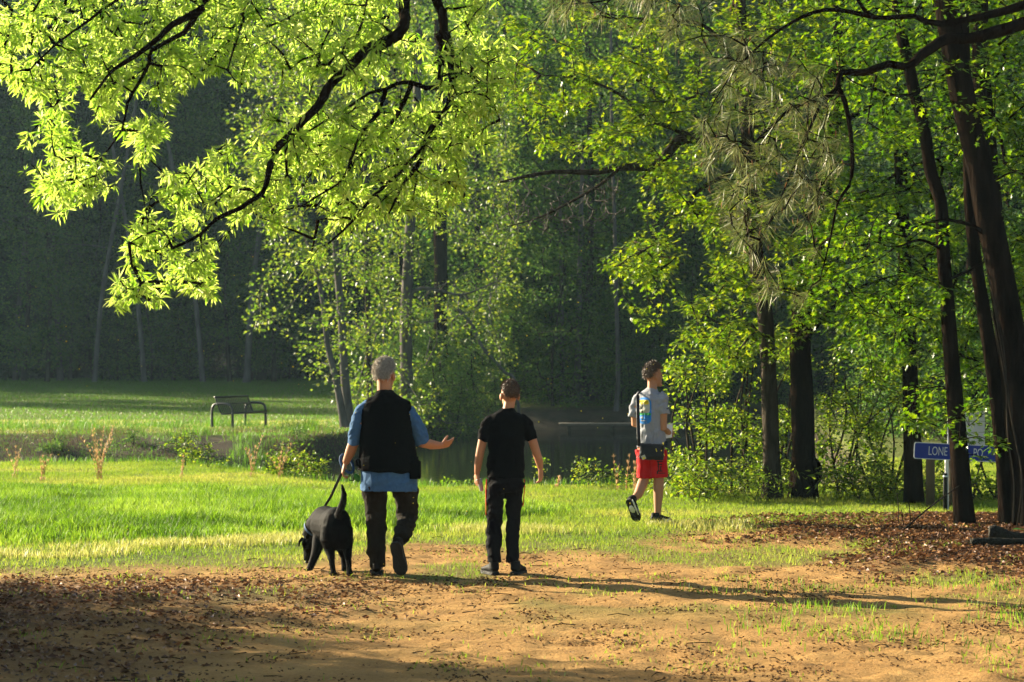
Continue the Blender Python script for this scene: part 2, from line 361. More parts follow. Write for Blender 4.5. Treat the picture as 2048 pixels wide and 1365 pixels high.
def spline(pts, step=.12):
    pts = np.asarray(pts, float); out = []
    n = len(pts)
    for i in range(n - 1):
        p0 = pts[max(i - 1, 0)]; p1 = pts[i]; p2 = pts[i + 1]; p3 = pts[min(i + 2, n - 1)]
        k = max(2, int(np.linalg.norm(p2 - p1) / step))
        for t in np.arange(k) / k:
            out.append(.5 * ((2 * p1) + (p2 - p0) * t + (2 * p0 - 5 * p1 + 4 * p2 - p3) * t * t + (3 * p1 - p0 - 3 * p2 + p3) * t ** 3))
    out.append(pts[-1]); return np.array(out)
def trunk_mesh(pts, r0, r1, seg=14, flare=1.5, wob=.06, step=.18, seed=0, material=None):
    c = spline(pts, step); n = len(c); u = np.linspace(0, 1, n)
    rad = r0 + (r1 - r0) * u; h = np.cumsum(np.r_[0, np.linalg.norm(np.diff(c, axis=0), axis=1)])
    rad = rad * (1 + (flare - 1) * np.exp(-h / .35)) * (1 + wob * 2 * (vnoise(h, h * 0, .5, 60 + seed) - .5))
    t = unit(np.gradient(c, axis=0)); a = unit(np.cross(t, np.array([0.1, 1.0, 0.05]))); bb = np.cross(t, a)
    th = np.arange(seg) * 2 * math.pi / seg
    lump = 1 + wob * 1.6 * (vnoise(np.tile(np.arange(seg) * 1.0, n), np.repeat(h, seg), 1.7, 61 + seed).reshape(n, seg) - .5)
    V = c[:, None, :] + rad[:, None, None] * lump[..., None] * (a[:, None, :] * np.cos(th)[None, :, None] + bb[:, None, :] * np.sin(th)[None, :, None])
    i = np.arange(n - 1)[:, None] * seg; k = np.arange(seg)[None, :]; k2 = (k + 1) % seg
    Fq = np.stack([i + k, i + k2, i + seg + k2, i + seg + k], -1).reshape(-1, 4)
    return mesh_np("trunk", V.reshape(-1, 3), Fq, 4, mats=[material], smooth=True)

def grow(skel, targets, step=.25, sag=.12, tip=.004, jit=.04, rmax=.03):
    "greedy branching: each target is reached from the nearest node of what has grown so far; returns list of (pts, radii)"
    nodes = np.concatenate([spline(s, step) for s in skel])
    targets = np.asarray(targets); dist = np.array([np.min(np.linalg.norm(nodes - t, axis=1)) for t in targets])
    order = np.argsort(dist)
    cap = len(nodes) + len(targets) * 14 + 100; A = np.zeros((cap, 3)); n = len(nodes); A[:n] = nodes
    out = []; own = {}
    for j in order:
        t = targets[j]; dv = A[:n] - t; d2 = (dv * dv).sum(1); k = int(np.argmin(d2)); d = math.sqrt(d2[k])
        if d < .03: continue
        p0 = A[k]; ns = int(min(12, max(2, d / step))) ; u = np.linspace(0, 1, ns + 1)[:, None]
        mid = (p0 + t) / 2 + np.array([0, 0, sag * d]) + R.normal(0, 1, 3) * d * .07
        c = (1 - u) ** 2 * p0 + 2 * u * (1 - u) * mid + u * u * t
        c[1:-1] += R.normal(0, jit, (ns - 1, 3)) * min(1, d)
        out.append([c, k, d]); A[n:n + ns] = c[1:]; 
        own[len(out) - 1] = (n, ns); n += ns
    # radii from how much hangs on each twig
    load = np.ones(len(out)); base = len(nodes); owner = np.full(n, -1)
    for i, (s0, ns) in own.items(): owner[s0:s0 + ns] = i
    for i in range(len(out) - 1, -1, -1):
        o = owner[out[i][1]]
        if o >= 0: load[o] += load[i]
    res = []
    for i, (c, k, d) in enumerate(out):
        r0 = min(rmax, tip * (1 + .75 * load[i] ** .6)); res.append((c, np.linspace(r0, tip, len(c))))
    return res

def sample_poly(polys, n, Y0, Y1, dens=None):
    out = []
    while len(out) < n:
        x0 = min(p[0] for q in polys for p in q); x1 = max(p[0] for q in polys for p in q); y0 = min(p[1] for q in polys for p in q); y1 = max(p[1] for q in polys for p in q)
        px = R.uniform(x0, x1, 4000); py = R.uniform(y0, y1, 4000); ok = np.zeros(4000, bool)
        for q in polys: ok |= inpoly(px, py, q)
        if dens is not None: ok &= R.random(4000) < dens(px, py)
        for a, c in zip(px[ok], py[ok]): out.append(P(a, c, R.uniform(Y0, Y1)))
    return np.array(out[:n])

def twig_leaves(twigs, per, spread, T, L, W, material, name="crown", up=.8, droop=.1, mask=None, petiole=.03, tipbias=1.0, varfun=None, vbase=None):
    "leaves scattered along the outer part of each twig"
    pos = []; dr = []
    for c, r in twigs:
        n = len(c); k = max(1, int(R.poisson(per))); u = R.random(k) ** (1 / tipbias)
        f = u * (n - 1); i = np.minimum(f.astype(int), n - 2); w = (f - i)[:, None]
        p = c[i] * (1 - w) + c[i + 1] * w; t = unit(c[i + 1] - c[i])
        s = R.normal(0, 1, (k, 3)); s[:, 2] *= .45; s = unit(s)
        dd = unit(t * .5 + s + np.array([0, 0, -droop])); pos.append(p + s * R.uniform(0, spread, (k, 1)) + dd * petiole); dr.append(dd)
    pos = np.concatenate(pos); dr = np.concatenate(dr)
    if mask is not None:
        px, py = PX(pos); ok = mask(px, py); pos = pos[ok]; dr = dr[ok]
    N = len(pos); nr = R.normal(0, 1, (N, 3)) * (1 - up) * 1.2 + np.array([0, 0, 1.0]) * up
    sz = R.uniform(.65, 1.2, N)
    v = R.random(N) if varfun is None else varfun(pos)
    return leaves(name, pos, dr, nr, L * sz, W * sz, T, material, v), (pos, dr, nr, sz)
def gz(x, y): return float(height(np.array([x]), np.array([y]))[0])
def Pb(px, Y):  # foot of something standing on the ground
    x = (px - 1024.0) / F * Y; return np.array([x, Y, gz(x, Y) - .03])
def tubes_obj(name, twigs, material, parent, seg=5, kind="stuff"):
    t = Tubes()
    for c, r in twigs: t.add(c, r, seg)
    o = obj(name, t.mesh(name, material), parent); 
    if kind: o["kind"] = kind
    return o
def limb_obj(path, r0, r1, material, parent, seg=9, name="limb"):
    c = spline(path, .1); h = np.linspace(0, 1, len(c)); t = Tubes()
    r = (r0 + (r1 - r0) * h) * (1 + .25 * (vnoise(h * 40, h * 0, 1.6, int(R.integers(50))) - .5))
    t.add(c, r, seg); return obj(name, t.mesh(name, material), parent)

# ---------------------------------------------------------------- far woods: four kinds of forest tree, copied as individuals
def forest_proto(seed, H, r, c0, nt, per, Lf, spread, mat_l, mat_b):
    rr = np.random.default_rng(seed)
    path = [(0, 0, -.3), (rr.normal(0, .2), rr.normal(0, .2), H * .3), (rr.normal(0, .4), rr.normal(0, .4), H * .65), (rr.normal(0, .5), rr.normal(0, .5), H * .98)]
    tm = trunk_mesh(path, r, .04, 9, 1.4, .06, .8, seed, mat_b)
    T = []
    while len(T) < nt:
        z = rr.uniform(c0, H); u = (z - c0) / (H - c0); w = spread * (.35 + .9 * math.sin(math.pi * min(1, .15 + u * .85))) 
        a = rr.uniform(0, 6.283); q = math.sqrt(rr.uniform(.05, 1)) * w
        T.append((q * math.cos(a), q * math.sin(a), z + rr.normal(0, .4)))
    tw = grow([np.array(path)], T, step=.8, sag=-.05, tip=.012, jit=.1, rmax=.09)
    t = Tubes()
    for c, rd in tw: t.add(c, rd, 4)
    bm_ = t.mesh("branching", mat_b)
    lm, _ = twig_leaves(tw, per, .55, T_DIAM, Lf, Lf * .7, mat_l, "crown", up=.55, droop=.2, petiole=.05, tipbias=1.6)
    return tm, bm_, lm
PROTO = [forest_proto(1, 25, .22, 3.0, 210, 42, .24, 3.0, M['forest'], M['shadebark']),
         forest_proto(2, 22, .16, 1.2, 230, 40, .22, 2.6, M['forest'], M['shadebark']),
         forest_proto(3, 27, .26, 7.0, 180, 46, .26, 3.3, M['forest'], M['shadebark']),
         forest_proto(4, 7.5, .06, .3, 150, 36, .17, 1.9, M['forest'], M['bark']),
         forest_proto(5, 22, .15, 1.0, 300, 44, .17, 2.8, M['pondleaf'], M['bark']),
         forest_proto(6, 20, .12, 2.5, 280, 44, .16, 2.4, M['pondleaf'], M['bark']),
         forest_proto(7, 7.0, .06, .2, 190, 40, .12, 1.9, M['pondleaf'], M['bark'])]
def put_forest(kind, x, y, s, label, group, cat="tree", name="forest_tree", rz=None):
    rz = R.uniform(0, 6.28) if rz is None else rz
    t = thing(name, label, cat, (x, y, gz(x, y)), group, rz); t.scale = (s, s, s * R.uniform(.92, 1.08))
    tm, bm_, lm = PROTO[kind]
    obj("trunk", tm, t); c = obj("crown", lm, t); c["kind"] = "stuff"; b_ = obj("branching", bm_, c); b_["kind"] = "stuff"
    return t
# dark wood beyond the far meadow (left of the picture)
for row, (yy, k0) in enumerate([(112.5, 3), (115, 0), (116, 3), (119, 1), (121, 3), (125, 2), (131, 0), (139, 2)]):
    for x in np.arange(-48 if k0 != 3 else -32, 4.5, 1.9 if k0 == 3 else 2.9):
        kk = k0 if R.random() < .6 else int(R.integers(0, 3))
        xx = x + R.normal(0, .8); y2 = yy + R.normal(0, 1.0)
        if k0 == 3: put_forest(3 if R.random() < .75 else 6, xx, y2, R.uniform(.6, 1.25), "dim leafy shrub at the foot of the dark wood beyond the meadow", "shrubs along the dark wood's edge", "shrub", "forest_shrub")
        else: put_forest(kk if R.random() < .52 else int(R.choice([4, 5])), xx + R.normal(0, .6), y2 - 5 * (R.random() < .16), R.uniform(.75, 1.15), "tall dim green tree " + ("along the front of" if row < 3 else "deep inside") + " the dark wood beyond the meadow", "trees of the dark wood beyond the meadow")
# a few trees and pale stems stand out in front of the dark wood
for i in range(11):
    px = 30 + i * 52 + R.uniform(-18, 18); Y = R.uniform(106.5, 111); x = (px - 1024) / F * Y
    put_forest(int(R.choice([4, 5, 6])), x, Y, R.uniform(.5, .95), ["bushy mid green tree standing forward of the dark wood", "round crowned green tree at the meadow's far edge"][i % 2], "trees forward of the dark wood")
for i in range(6):
    px = 15 + i * 95 + R.uniform(-20, 20); Y = R.uniform(105, 110); b0 = Pb(px, Y); lean = R.normal(0, 1.1)
    t = thing("pale_stem_tree", "thin pale leaning stem in front of the dark wood", "tree", tuple(b0), "pale stems before the dark wood")
    obj("trunk", trunk_mesh([np.array([0, 0, -.1]), np.array([lean * .3, 0, 4]), np.array([lean, .2, 9]), np.array([lean * 2.2, 0, 17])], R.uniform(.09, .16), .05, 8, 1.3, .05, .6, i, M['greybark']), t)
    tg = np.array([[lean * 1.2 + R.normal(0, 1.3), R.normal(0, 1), R.uniform(5, 17)] for _ in range(24)]); tw = grow([np.array([[0, 0, 3], [lean, .2, 9], [lean * 2.2, 0, 17]])], tg, .6, -.03, .012, .08, .05)
    lm, _ = twig_leaves(tw, 12, .5, T_DIAM, .16, .11, M['pondleaf'], up=.5); c_ = obj("crown", lm, t); c_["kind"] = "stuff"; tubes_obj("branching", tw, M['greybark'], c_)
# wood across the pond
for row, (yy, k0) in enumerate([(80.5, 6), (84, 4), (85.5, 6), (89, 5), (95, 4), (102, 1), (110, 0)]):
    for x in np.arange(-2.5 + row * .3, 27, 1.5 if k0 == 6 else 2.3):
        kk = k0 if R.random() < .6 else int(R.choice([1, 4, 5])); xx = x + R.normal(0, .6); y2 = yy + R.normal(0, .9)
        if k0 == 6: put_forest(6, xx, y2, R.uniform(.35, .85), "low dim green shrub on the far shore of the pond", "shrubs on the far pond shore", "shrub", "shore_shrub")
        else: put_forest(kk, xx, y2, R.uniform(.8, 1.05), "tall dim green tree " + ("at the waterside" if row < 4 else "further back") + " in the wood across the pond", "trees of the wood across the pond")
# shrubs on the point, around the grove's trunks
for i in range(16):
    px = R.uniform(715, 1000); Y = R.uniform(69, 77); x = (px - 1024) / F * Y
    put_forest(6, x, Y, R.uniform(.28, .5), "bushy green shrub among the grove trunks on the point", "shrubs on the point", "shrub", "shore_shrub")
# right-hand shore, mostly hidden by the near maples
for i in range(16):
    put_forest(int(R.integers(0, 3)), R.uniform(9.5, 22), R.uniform(42, 74), R.uniform(.6, .85), "green tree glimpsed behind the trees around the blue sign", "trees behind the blue sign")
for i in range(12):
    put_forest(int(R.choice([1, 1, 0, 6])), R.uniform(6.8, 10.5), R.uniform(36, 52), R.uniform(.4, .7), "leafy green tree close behind the blue sign and saplings", "leafy trees close behind the sign")
# the wood goes on out of view to the left and keeps the far meadow in shade
for i in range(28):
    x = R.uniform(-80, -42); c_ = R.uniform(66.5, 112)
    put_forest(int(R.integers(0, 3)), x, c_ - KS * x, R.uniform(.85, 1.1), "tree of the wood left of the meadow, out of the picture", "trees left of the meadow out of view")
# trees beside the path, out of the picture to the left; their shadows cross the foreground dirt
for (x, c_, s) in [(-8.5, 13.6, .52), (-9.5, 12.6, .58), (-11, 11.6, .66), (-12.5, 13.3, .62), (-9, 10.9, .56), (-14, 12.2, .78), (-16, 10.6, .9), (-11.5, 14.9, .46), (-10, 12.0, .5), (-13, 10.2, .75), (-8, 15.6, .33)]:
    put_forest(3, x, c_ - KS * x, s, "small tree beside the path, left of the picture, shading the foreground", "path side small trees out of view to the left", name="understory_tree")

# ---------------------------------------------------------------- grove on the point behind the man
GROVE_POLY = [(540, 640), (565, 470), (530, 300), (530, 150), (640, -40), (1000, -40), (1030, 300), (1045, 520), (1010, 760), (1005, 880), (720, 880), (690, 760), (600, 690)]
def clump(x, y): return .25 + .75 * sstep(.35, .6, fbm(x, y, 90, 77))
gt = sample_poly([GROVE_POLY], 760, 62, 74, clump)
GR = [([(690, 0), (672, 760), (655, 690), (645, 600), (632, 540), (610, 470), (600, 400)], 62.0, .10, .03, 'greybark', "slim leaning grey tree trunk at the bench side of the grove"),
      ([(701, 0), (690, 760), (683, 640), (672, 500), (668, 400), (660, 300), (655, 60)], 62.6, .12, .05, 'greybark', "straight grey tree just right of the leaning trunk in the grove"),
      ([(742, 0), (737, 700), (735, 560), (732, 430), (730, 300), (728, 60)], 66.0, .09, .04, 'bark', "thin straight tree behind the man's left shoulder in the grove"),
      ([(814, 0), (812, 700), (812, 620), (818, 500), (822, 420), (830, 300), (838, 60)], 67.0, .19, .10, 'greybark', "thickest pale grey tree of the grove, right above the man's head"),
      ([(803, 0), (805, 650), (803, 520), (795, 430), (790, 100)], 68.5, .09, .05, 'shadebark', "dark slim tree close behind the thick pale grey trunk"),
      ([(880, 0), (882, 560), (880, 430), (885, 300), (880, 40)], 75.5, .24, .18, 'shadebark', "dark broad trunk standing deep behind the grove")]
near_i = np.zeros(len(gt), int); gpx, gpy = PX(gt)
tx = np.array([np.mean([p[0] for p in g[0][1:]]) for g in GR]); near_i = np.argmin(np.abs(gpx[:, None] - tx[None, :]) + R.uniform(0, 120, (len(gt), len(GR))), axis=1)
for i, (pp, Y, r0, r1, bk, lab) in enumerate(GR):
    path = [Pb(pp[0][0], Y)] + [P(a, c, Y) for a, c in pp[1:]]
    t = thing("grove_tree", lab, "tree", tuple(path[0]), "grove on the point"); inv = path[0]
    o = obj("trunk", trunk_mesh([p - inv for p in path], r0, r1, 10, 1.3, .05, .4, i, M[bk]), t)
    tg = gt[near_i == i]
    if len(tg) == 0: continue
    tg = tg.copy(); tg[:, 1] = Y + (tg[:, 1] - 68) * .5
    tw = grow([np.array(path[1:])], tg, step=.5, sag=-.03, tip=.008, jit=.06, rmax=.05)
    tw2 = [(c - inv, r) for c, r in tw]
    lm, _ = twig_leaves(tw, 46, .42, T_DIAM, .115, .085, M['grove'], "crown", up=.5, droop=.15, petiole=.04, tipbias=1.5)
    n_ = len(lm.vertices); co = np.zeros(n_ * 3, np.float32); lm.vertices.foreach_get("co", co); co = co.reshape(-1, 3) - inv.astype(np.float32); lm.vertices.foreach_set("co", co.ravel())
    c_ = obj("crown", lm, t); c_["kind"] = "stuff"
    tubes_obj("branching", tw2, M['greybark'], c_)
def shift(me, inv):
    n_ = len(me.vertices); co = np.zeros(n_ * 3, np.float32); me.vertices.foreach_get("co", co)
    me.vertices.foreach_set("co", (co.reshape(-1, 3) - np.asarray(inv, np.float32)).ravel()); me.update(); return me
def dead_branch(path, r0, r1, lab, ntw=0, mat_='greybark'):
    t = thing("dead_branch", lab, "branch", tuple(path[0])); inv = np.asarray(path[0])
    limb_obj([p - inv for p in path], r0, r1, M[mat_], t)
    if ntw:
        pts = spline(path, .3); tg = pts[R.integers(0, len(pts), ntw)] + R.normal(0, .5, (ntw, 3))
        tubes_obj("twig", [(c - inv, r) for c, r in grow([np.array(path)], tg, .2, .05, .006, .05, .02)], M[mat_], t)
_b = P(1042, 780, 72); _b[2] = -.9
dead_branch([_b] + [P(a, c, 72) for a, c in [(1030, 765), (1010, 745), (985, 718), (962, 690), (945, 652), (915, 618)]], .05, .05, "pale dead leaning branch over the pond left of the black shirted boy", 10)
dead_branch([P(a, c, 67) for a, c in [(818, 590), (842, 577), (880, 582), (920, 590), (955, 580), (1000, 560)]], .05, .015, "pale bare side branch reaching right from the thick grey trunk", 8)
# slim pale trunks across the pond
for (pp, Y, r0, lab) in [([(1232, 0), (1236, 760), (1234, 640), (1231, 520), (1228, 400), (1224, 260), (1222, 60)], 79.0, .10, "slim pale trunk across the pond left of the boy in red shorts"),
                    ([(1152, 0), (1155, 740), (1158, 640), (1160, 500), (1166, 300)], 82.0, .16, "grey trunk across the pond between the two boys"),
                    ([(1125, 0), (1124, 700), (1123, 620), (1120, 400)], 83.0, .12, "dim grey trunk across the pond right of the black shirted boy")]:
    path = [Pb(pp[0][0], Y)] + [P(a, c, Y) for a, c in pp[1:]]; inv = path[0]
    t = thing("slender_tree", lab, "tree", tuple(inv), "slim trunks across the pond")
    obj("trunk", trunk_mesh([p - inv for p in path], r0 * .8, r0 * .4, 9, 1.3, .05, .5, 5, M['greybark']), t)
    tg = np.array([path[int(R.integers(2, len(path)))] + R.normal(0, 1.1, 3) * (1, .8, .9) for _ in range(26)])
    tw = grow([np.array(path[2:])], tg, .4, -.04, .008, .06, .03); lm, _ = twig_leaves(tw, 14, .4, T_DIAM, .15, .11, M['forest'], up=.5)
    c_ = obj("crown", shift(lm, inv), t); c_["kind"] = "stuff"; tubes_obj("branching", [(c - inv, r) for c, r in tw], M['greybark'], c_)

# ---------------------------------------------------------------- the near oak whose boughs hang into the top of the picture
def L_(pts, Ya, Yb=None):
    Yb = Ya if Yb is None else Yb; k = len(pts); return np.array([P(a, c, Ya + (Yb - Ya) * i / max(1, k - 1)) for i, (a, c) in enumerate(pts)])
oak_base = np.array([5.2, 13.2, 0.0]); inv = oak_base
oak = thing("oak_tree", "oak with bright yellow green young leaves hanging over the picture's upper left", "tree", tuple(oak_base))
otr = [oak_base + np.array(v) for v in [(0, 0, -.1), (-.05, 0, 1.5), (.05, .1, 3.2), (-.1, .2, 4.6), (-.3, .3, 6.5), (-.5, .2, 9)]]
obj("trunk", trunk_mesh([p - inv for p in otr], .27, .12, 16, 1.5, .06, .15, 3, M['shadebark']), oak)
hub = P(850, -170, 15.2)
bough = np.array([otr[3], P(1900, -420, 14.0), P(1300, -330, 14.8), hub])
bough2 = np.array([hub, P(700, -230, 15.0), P(560, -190, 14.9), P(430, -90, 14.8)])
LB = [(bough, .11, .075), (bough2, .06, .035),
      (np.vstack([hub, L_([(809, 0), (811, 37), (798, 68), (756, 92), (734, 99), (705, 128), (676, 154), (654, 179), (639, 209), (610, 238), (580, 271), (548, 304), (537, 348), (526, 385), (500, 403), (478, 418), (433, 438), (400, 470), (345, 497)], 15.2, 14.6)]), .047, .009),
      (np.vstack([hub, L_([(873, 0), (884, 22), (888, 62), (895, 80), (903, 128), (905, 172), (895, 216), (873, 242), (855, 271), (844, 293), (826, 318), (789, 355), (752, 388), (720, 425), (690, 458), (657, 487)], 15.2, 15.0)]), .036, .006),
      (L_([(888, 62), (877, 73), (884, 95), (881, 146), (877, 172), (851, 176), (822, 165), (793, 168), (771, 179), (738, 187), (690, 220), (646, 245), (599, 275)], 15.2, 14.9), .024, .005),
      (L_([(855, 271), (841, 322), (822, 348), (804, 373), (778, 428)], 15.1, 15.0), .022, .006),
      (L_([(822, 168), (819, 179), (793, 234), (764, 264), (727, 304), (705, 330), (680, 370)], 15.1, 15.4), .018, .005),
      (L_([(771, 182), (756, 227), (727, 260), (716, 282), (698, 330), (683, 362), (643, 388), (600, 415)], 15.0, 14.8), .016, .005),
      (L_([(580, 272), (572, 290), (573, 320), (574, 350), (585, 358)], 14.9), .016, .005),
      (np.vstack([bough2[-1], L_([(411, 0), (394, 25), (344, 50), (319, 75), (274, 110), (234, 135), (214, 154), (180, 200)], 14.8, 14.6)]), .030, .007),
      (L_([(394, 25), (369, 65), (304, 100), (299, 125), (279, 164), (254, 209), (244, 260), (200, 320)], 14.8, 14.9), .018, .005),
      (np.vstack([bough2[1], L_([(500, 0), (488, 35), (470, 90), (455, 140)], 15.0, 14.9)]), .02, .005),
      (np.vstack([bough2[2], L_([(250, -10), (180, 40), (110, 90), (60, 140)], 15.0, 14.8)]), .02, .005),
      (L_([(903, 128), (940, 150), (975, 190), (1000, 240)], 15.2, 15.4), .015, .005)]
for p, a, c in LB: limb_obj(p - inv, a, c, M['shadebark'], oak)
OAKP = [[(-60, -60), (420, -60), (410, 60), (400, 160), (345, 190), (330, 260), (300, 330), (235, 375), (160, 405), (100, 442), (85, 415), (60, 370), (25, 345), (50, 290), (60, 255), (120, 190), (60, 205), (20, 160), (-60, 170)],
        [(400, -60), (620, -60), (600, 70), (560, 110), (520, 120), (480, 190), (455, 130), (400, 150)],
        [(600, -60), (985, -60), (1020, 90), (1015, 130), (1030, 170), (990, 200), (1025, 250), (1000, 290), (930, 300), (925, 340), (935, 390), (890, 430), (860, 450), (830, 430), (800, 458), (760, 430), (715, 455), (700, 480), (650, 510), (622, 548), (605, 530), (640, 450), (600, 410), (555, 470), (520, 430), (470, 440), (425, 520), (428, 600), (395, 585), (335, 570), (320, 605), (270, 600), (230, 628), (215, 600), (255, 500), (250, 470), (290, 420), (310, 350), (370, 330), (430, 300), (520, 250), (560, 180), (560, 110)]]
def oakmask(px, py):
    r = np.zeros(px.shape, bool)
    for q in OAKP: r |= inpoly(px, py, q)
    return r
otg = np.concatenate([sample_poly(OAKP, 1400, 14.75, 16.3, lambda x, y: .10 + .90 * sstep(.38, .56, fbm(x, y, 70, 91)))])
otw = grow([p for p, a, c in LB], otg, step=.12, sag=.06, tip=.0028, jit=.025, rmax=.012)
# whorls of narrow leaves
wp = []; wt = []
for c, r in otw:
    n_ = len(c); k = 1 + int(R.poisson(3.2)); u = np.r_[1.0, R.uniform(.25, 1, k)]; f = u * (n_ - 1); i = np.minimum(f.astype(int), n_ - 2); w = (f - i)[:, None]
    wp.append(c[i] * (1 - w) + c[i + 1] * w + R.normal(0, .03, (k + 1, 3))); wt.append(unit(c[i + 1] - c[i]))
wp = np.concatenate(wp); wt = np.concatenate(wt); a_, b_ = PX(wp); ok = oakmask(a_, b_); wp = wp[ok]; wt = wt[ok]
K = 7; N = len(wp); rep = np.repeat(np.arange(N), K); s_ = R.normal(0, 1, (N * K, 3)); s_ -= wt[rep] * (s_ * wt[rep]).sum(-1, keepdims=True)
od = unit(unit(s_) + wt[rep] * .55 + np.array([0, 0, -.30])); onr = R.normal(0, .6, (N * K, 3)) + np.array([0, 0, .8])
osz = R.uniform(.45, 1.25, N * K) * np.repeat(R.uniform(.75, 1.15, N), K); ovr = np.clip(np.repeat(R.normal(.5, .22, N), K) + R.normal(0, .16, N * K), 0, 1); opos = wp[rep] + od * .006
vsel = np.argsort(opos[:, 1])[:4000]; vsel = R.choice(vsel, 300, replace=False); big = np.zeros(len(opos), bool); big[vsel] = True
lm = leaves("crown", opos[~big] - inv, od[~big], onr[~big], .074 * osz[~big], .0145 * osz[~big], T_LANCE, M['oakleaf'], ovr[~big])
oc = obj("crown", lm, oak); oc["kind"] = "stuff"
tubes_obj("twig", [(c - inv, r) for c, r in otw], M['shadebark'], oc, 4)
one = [leaves("leaf", np.zeros((1, 3)), np.array([[1., 0, 0]]), np.array([[0, 0, 1.]]), .090, .0175, T_LANCE, M['oakleaf'], np.array([v])) for v in (.3, .5, .7, .9)]
for q, i in enumerate(vsel):
    d = unit(od[i]); nn = unit(onr[i] - d * np.dot(onr[i], d)); s2 = np.cross(nn, d)
    o = obj("leaf", one[q % 4], oc); Mx = Matrix(((d[0], s2[0], nn[0], opos[i][0] - inv[0]), (d[1], s2[1], nn[1], opos[i][1] - inv[1]), (d[2], s2[2], nn[2], opos[i][2] - inv[2]), (0, 0, 0, 1))); o.matrix_local = Mx

# ---------------------------------------------------------------- maples and slim trees on the right
def near_tree(name, lab, px0, Y, pts, r0, r1, bk, limbs, targets, per, L, W, leaf, T=T_MAPLE, up=.82, sag=.08, spread=.10, group=None, tip=.003, flare=1.35, varfun=None):
    base = Pb(px0, Y); path = [base] + [P(a, c, Y) for a, c in pts]
    t = thing(name, lab, "tree", tuple(base), group)
    obj("trunk", trunk_mesh([p - base for p in path], r0, r1, 14, flare, .07, .12, int(R.integers(90)), M[bk]), t)
    for lp, a, c in limbs: limb_obj(lp - base, a, c, M[bk], t)
    if targets is not None and len(targets):
        tw = grow([np.array(path)] + [l_[0] for l_ in limbs], targets, step=.2, sag=sag, tip=tip, jit=.03, rmax=.022)
        lm, _ = twig_leaves(tw, per, spread, T, L, W, M[leaf], "crown", up=up, droop=.25, petiole=.03, tipbias=1.3, varfun=varfun)
        c_ = obj("crown", shift(lm, base), t); c_["kind"] = "stuff"; tubes_obj("twig", [(c - base, r) for c, r in tw], M[bk], c_, 4)
    return t
RA = [(1010, 40), (1150, 0), (1300, -60), (1640, -60), (1700, 300), (1690, 600), (1560, 720), (1420, 740), (1330, 700), (1270, 640), (1250, 600), (1190, 530), (1250, 500), (1240, 440), (1330, 400), (1250, 330), (1130, 310), (1050, 290), (1020, 180)]
bands = lambda x, y: .12 + .88 * sstep(.42, .56, fbm(x * .35, y, 34, 123, 3))
M1_limbs = [(L_([(1512, 420), (1490, 340), (1450, 285), (1400, 278), (1360, 280), (1310, 330), (1240, 335), (1190, 345), (1100, 345), (1000, 365)], 29.4, 30.0), .10, .012),
            (L_([(1240, 336), (1200, 370), (1140, 405), (1080, 435), (1010, 455)], 29.7, 30.2), .025, .005),
            (L_([(1395, 278), (1340, 255), (1290, 235), (1240, 190), (1170, 160), (1080, 150)], 29.3, 29.0), .035, .006),
            (L_([(1440, 280), (1430, 190), (1350, 200), (1270, 160)], 29.3, 28.5), .03, .006),
            (L_([(1490, 330), (1400, 380), (1350, 430), (1290, 500), (1220, 540)], 29.3, 28.8), .03, .005),
            (L_([(1500, 200), (1420, 60), (1300, 40), (1150, 20)], 29.4, 29.2), .035, .006)]
near_tree("maple_tree", "maple with speckled grey trunk standing upright behind the boy in red shorts", 1545, 29.4, [(1541, 850), (1536, 720), (1528, 610), (1516, 560), (1505, 400), (1490, 200), (1480, 0), (1470, -250)], .108, .06, 'bark', M1_limbs,
          sample_poly([RA], 950, 27.6, 31.5, bands), 26, .062, .062, 'maple', group="maples on the right")
# bare twigs at the tip of the long limb
bt = sample_poly([[(1000, 350), (1240, 350), (1260, 440), (1130, 480), (1000, 470)]], 220, 29.5, 30.6)
bw = grow([M1_limbs[0][0][6:], M1_limbs[1][0]], bt, .15, -.12, .0036, .04, .009)
bare = thing("bare_branch", "tangle of pale bare curling twigs left of the maple foliage", "branch", tuple(M1_limbs[0][0][6]))
_iv = M1_limbs[0][0][6]; tubes_obj("twig", [(c - _iv, r) for c, r in bw], M['greybark'], bare, 4)
RB = [(1560, -60), (2110, -60), (2110, 880), (1960, 840), (1880, 830), (1760, 800), (1680, 700), (1600, 640), (1560, 560), (1640, 400), (1600, 200)]
maple2 = near_tree("maple_tree", "dark trunked maple with a burl, just left of the gap before the sign", 1606, 29.6, [(1607, 900), (1603, 760), (1600, 680), (1610, 560), (1640, 420), (1660, 250), (1680, 60), (1690, -250)], .145, .08, 'shadebark',
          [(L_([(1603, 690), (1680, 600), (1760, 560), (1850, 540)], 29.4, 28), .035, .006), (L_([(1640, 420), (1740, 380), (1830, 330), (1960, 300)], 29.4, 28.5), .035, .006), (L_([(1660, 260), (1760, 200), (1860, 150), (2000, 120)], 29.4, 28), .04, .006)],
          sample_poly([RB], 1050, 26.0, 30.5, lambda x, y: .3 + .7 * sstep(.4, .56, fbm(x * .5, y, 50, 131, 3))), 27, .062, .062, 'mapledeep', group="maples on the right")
bl = MB(); _q = P(1624, 945, 29.52) - np.array(maple2.location); bl.ell(_q, (.13, .13, .19), seg=16, rings=10); bl.build("burl", M['shadebark'], maple2)
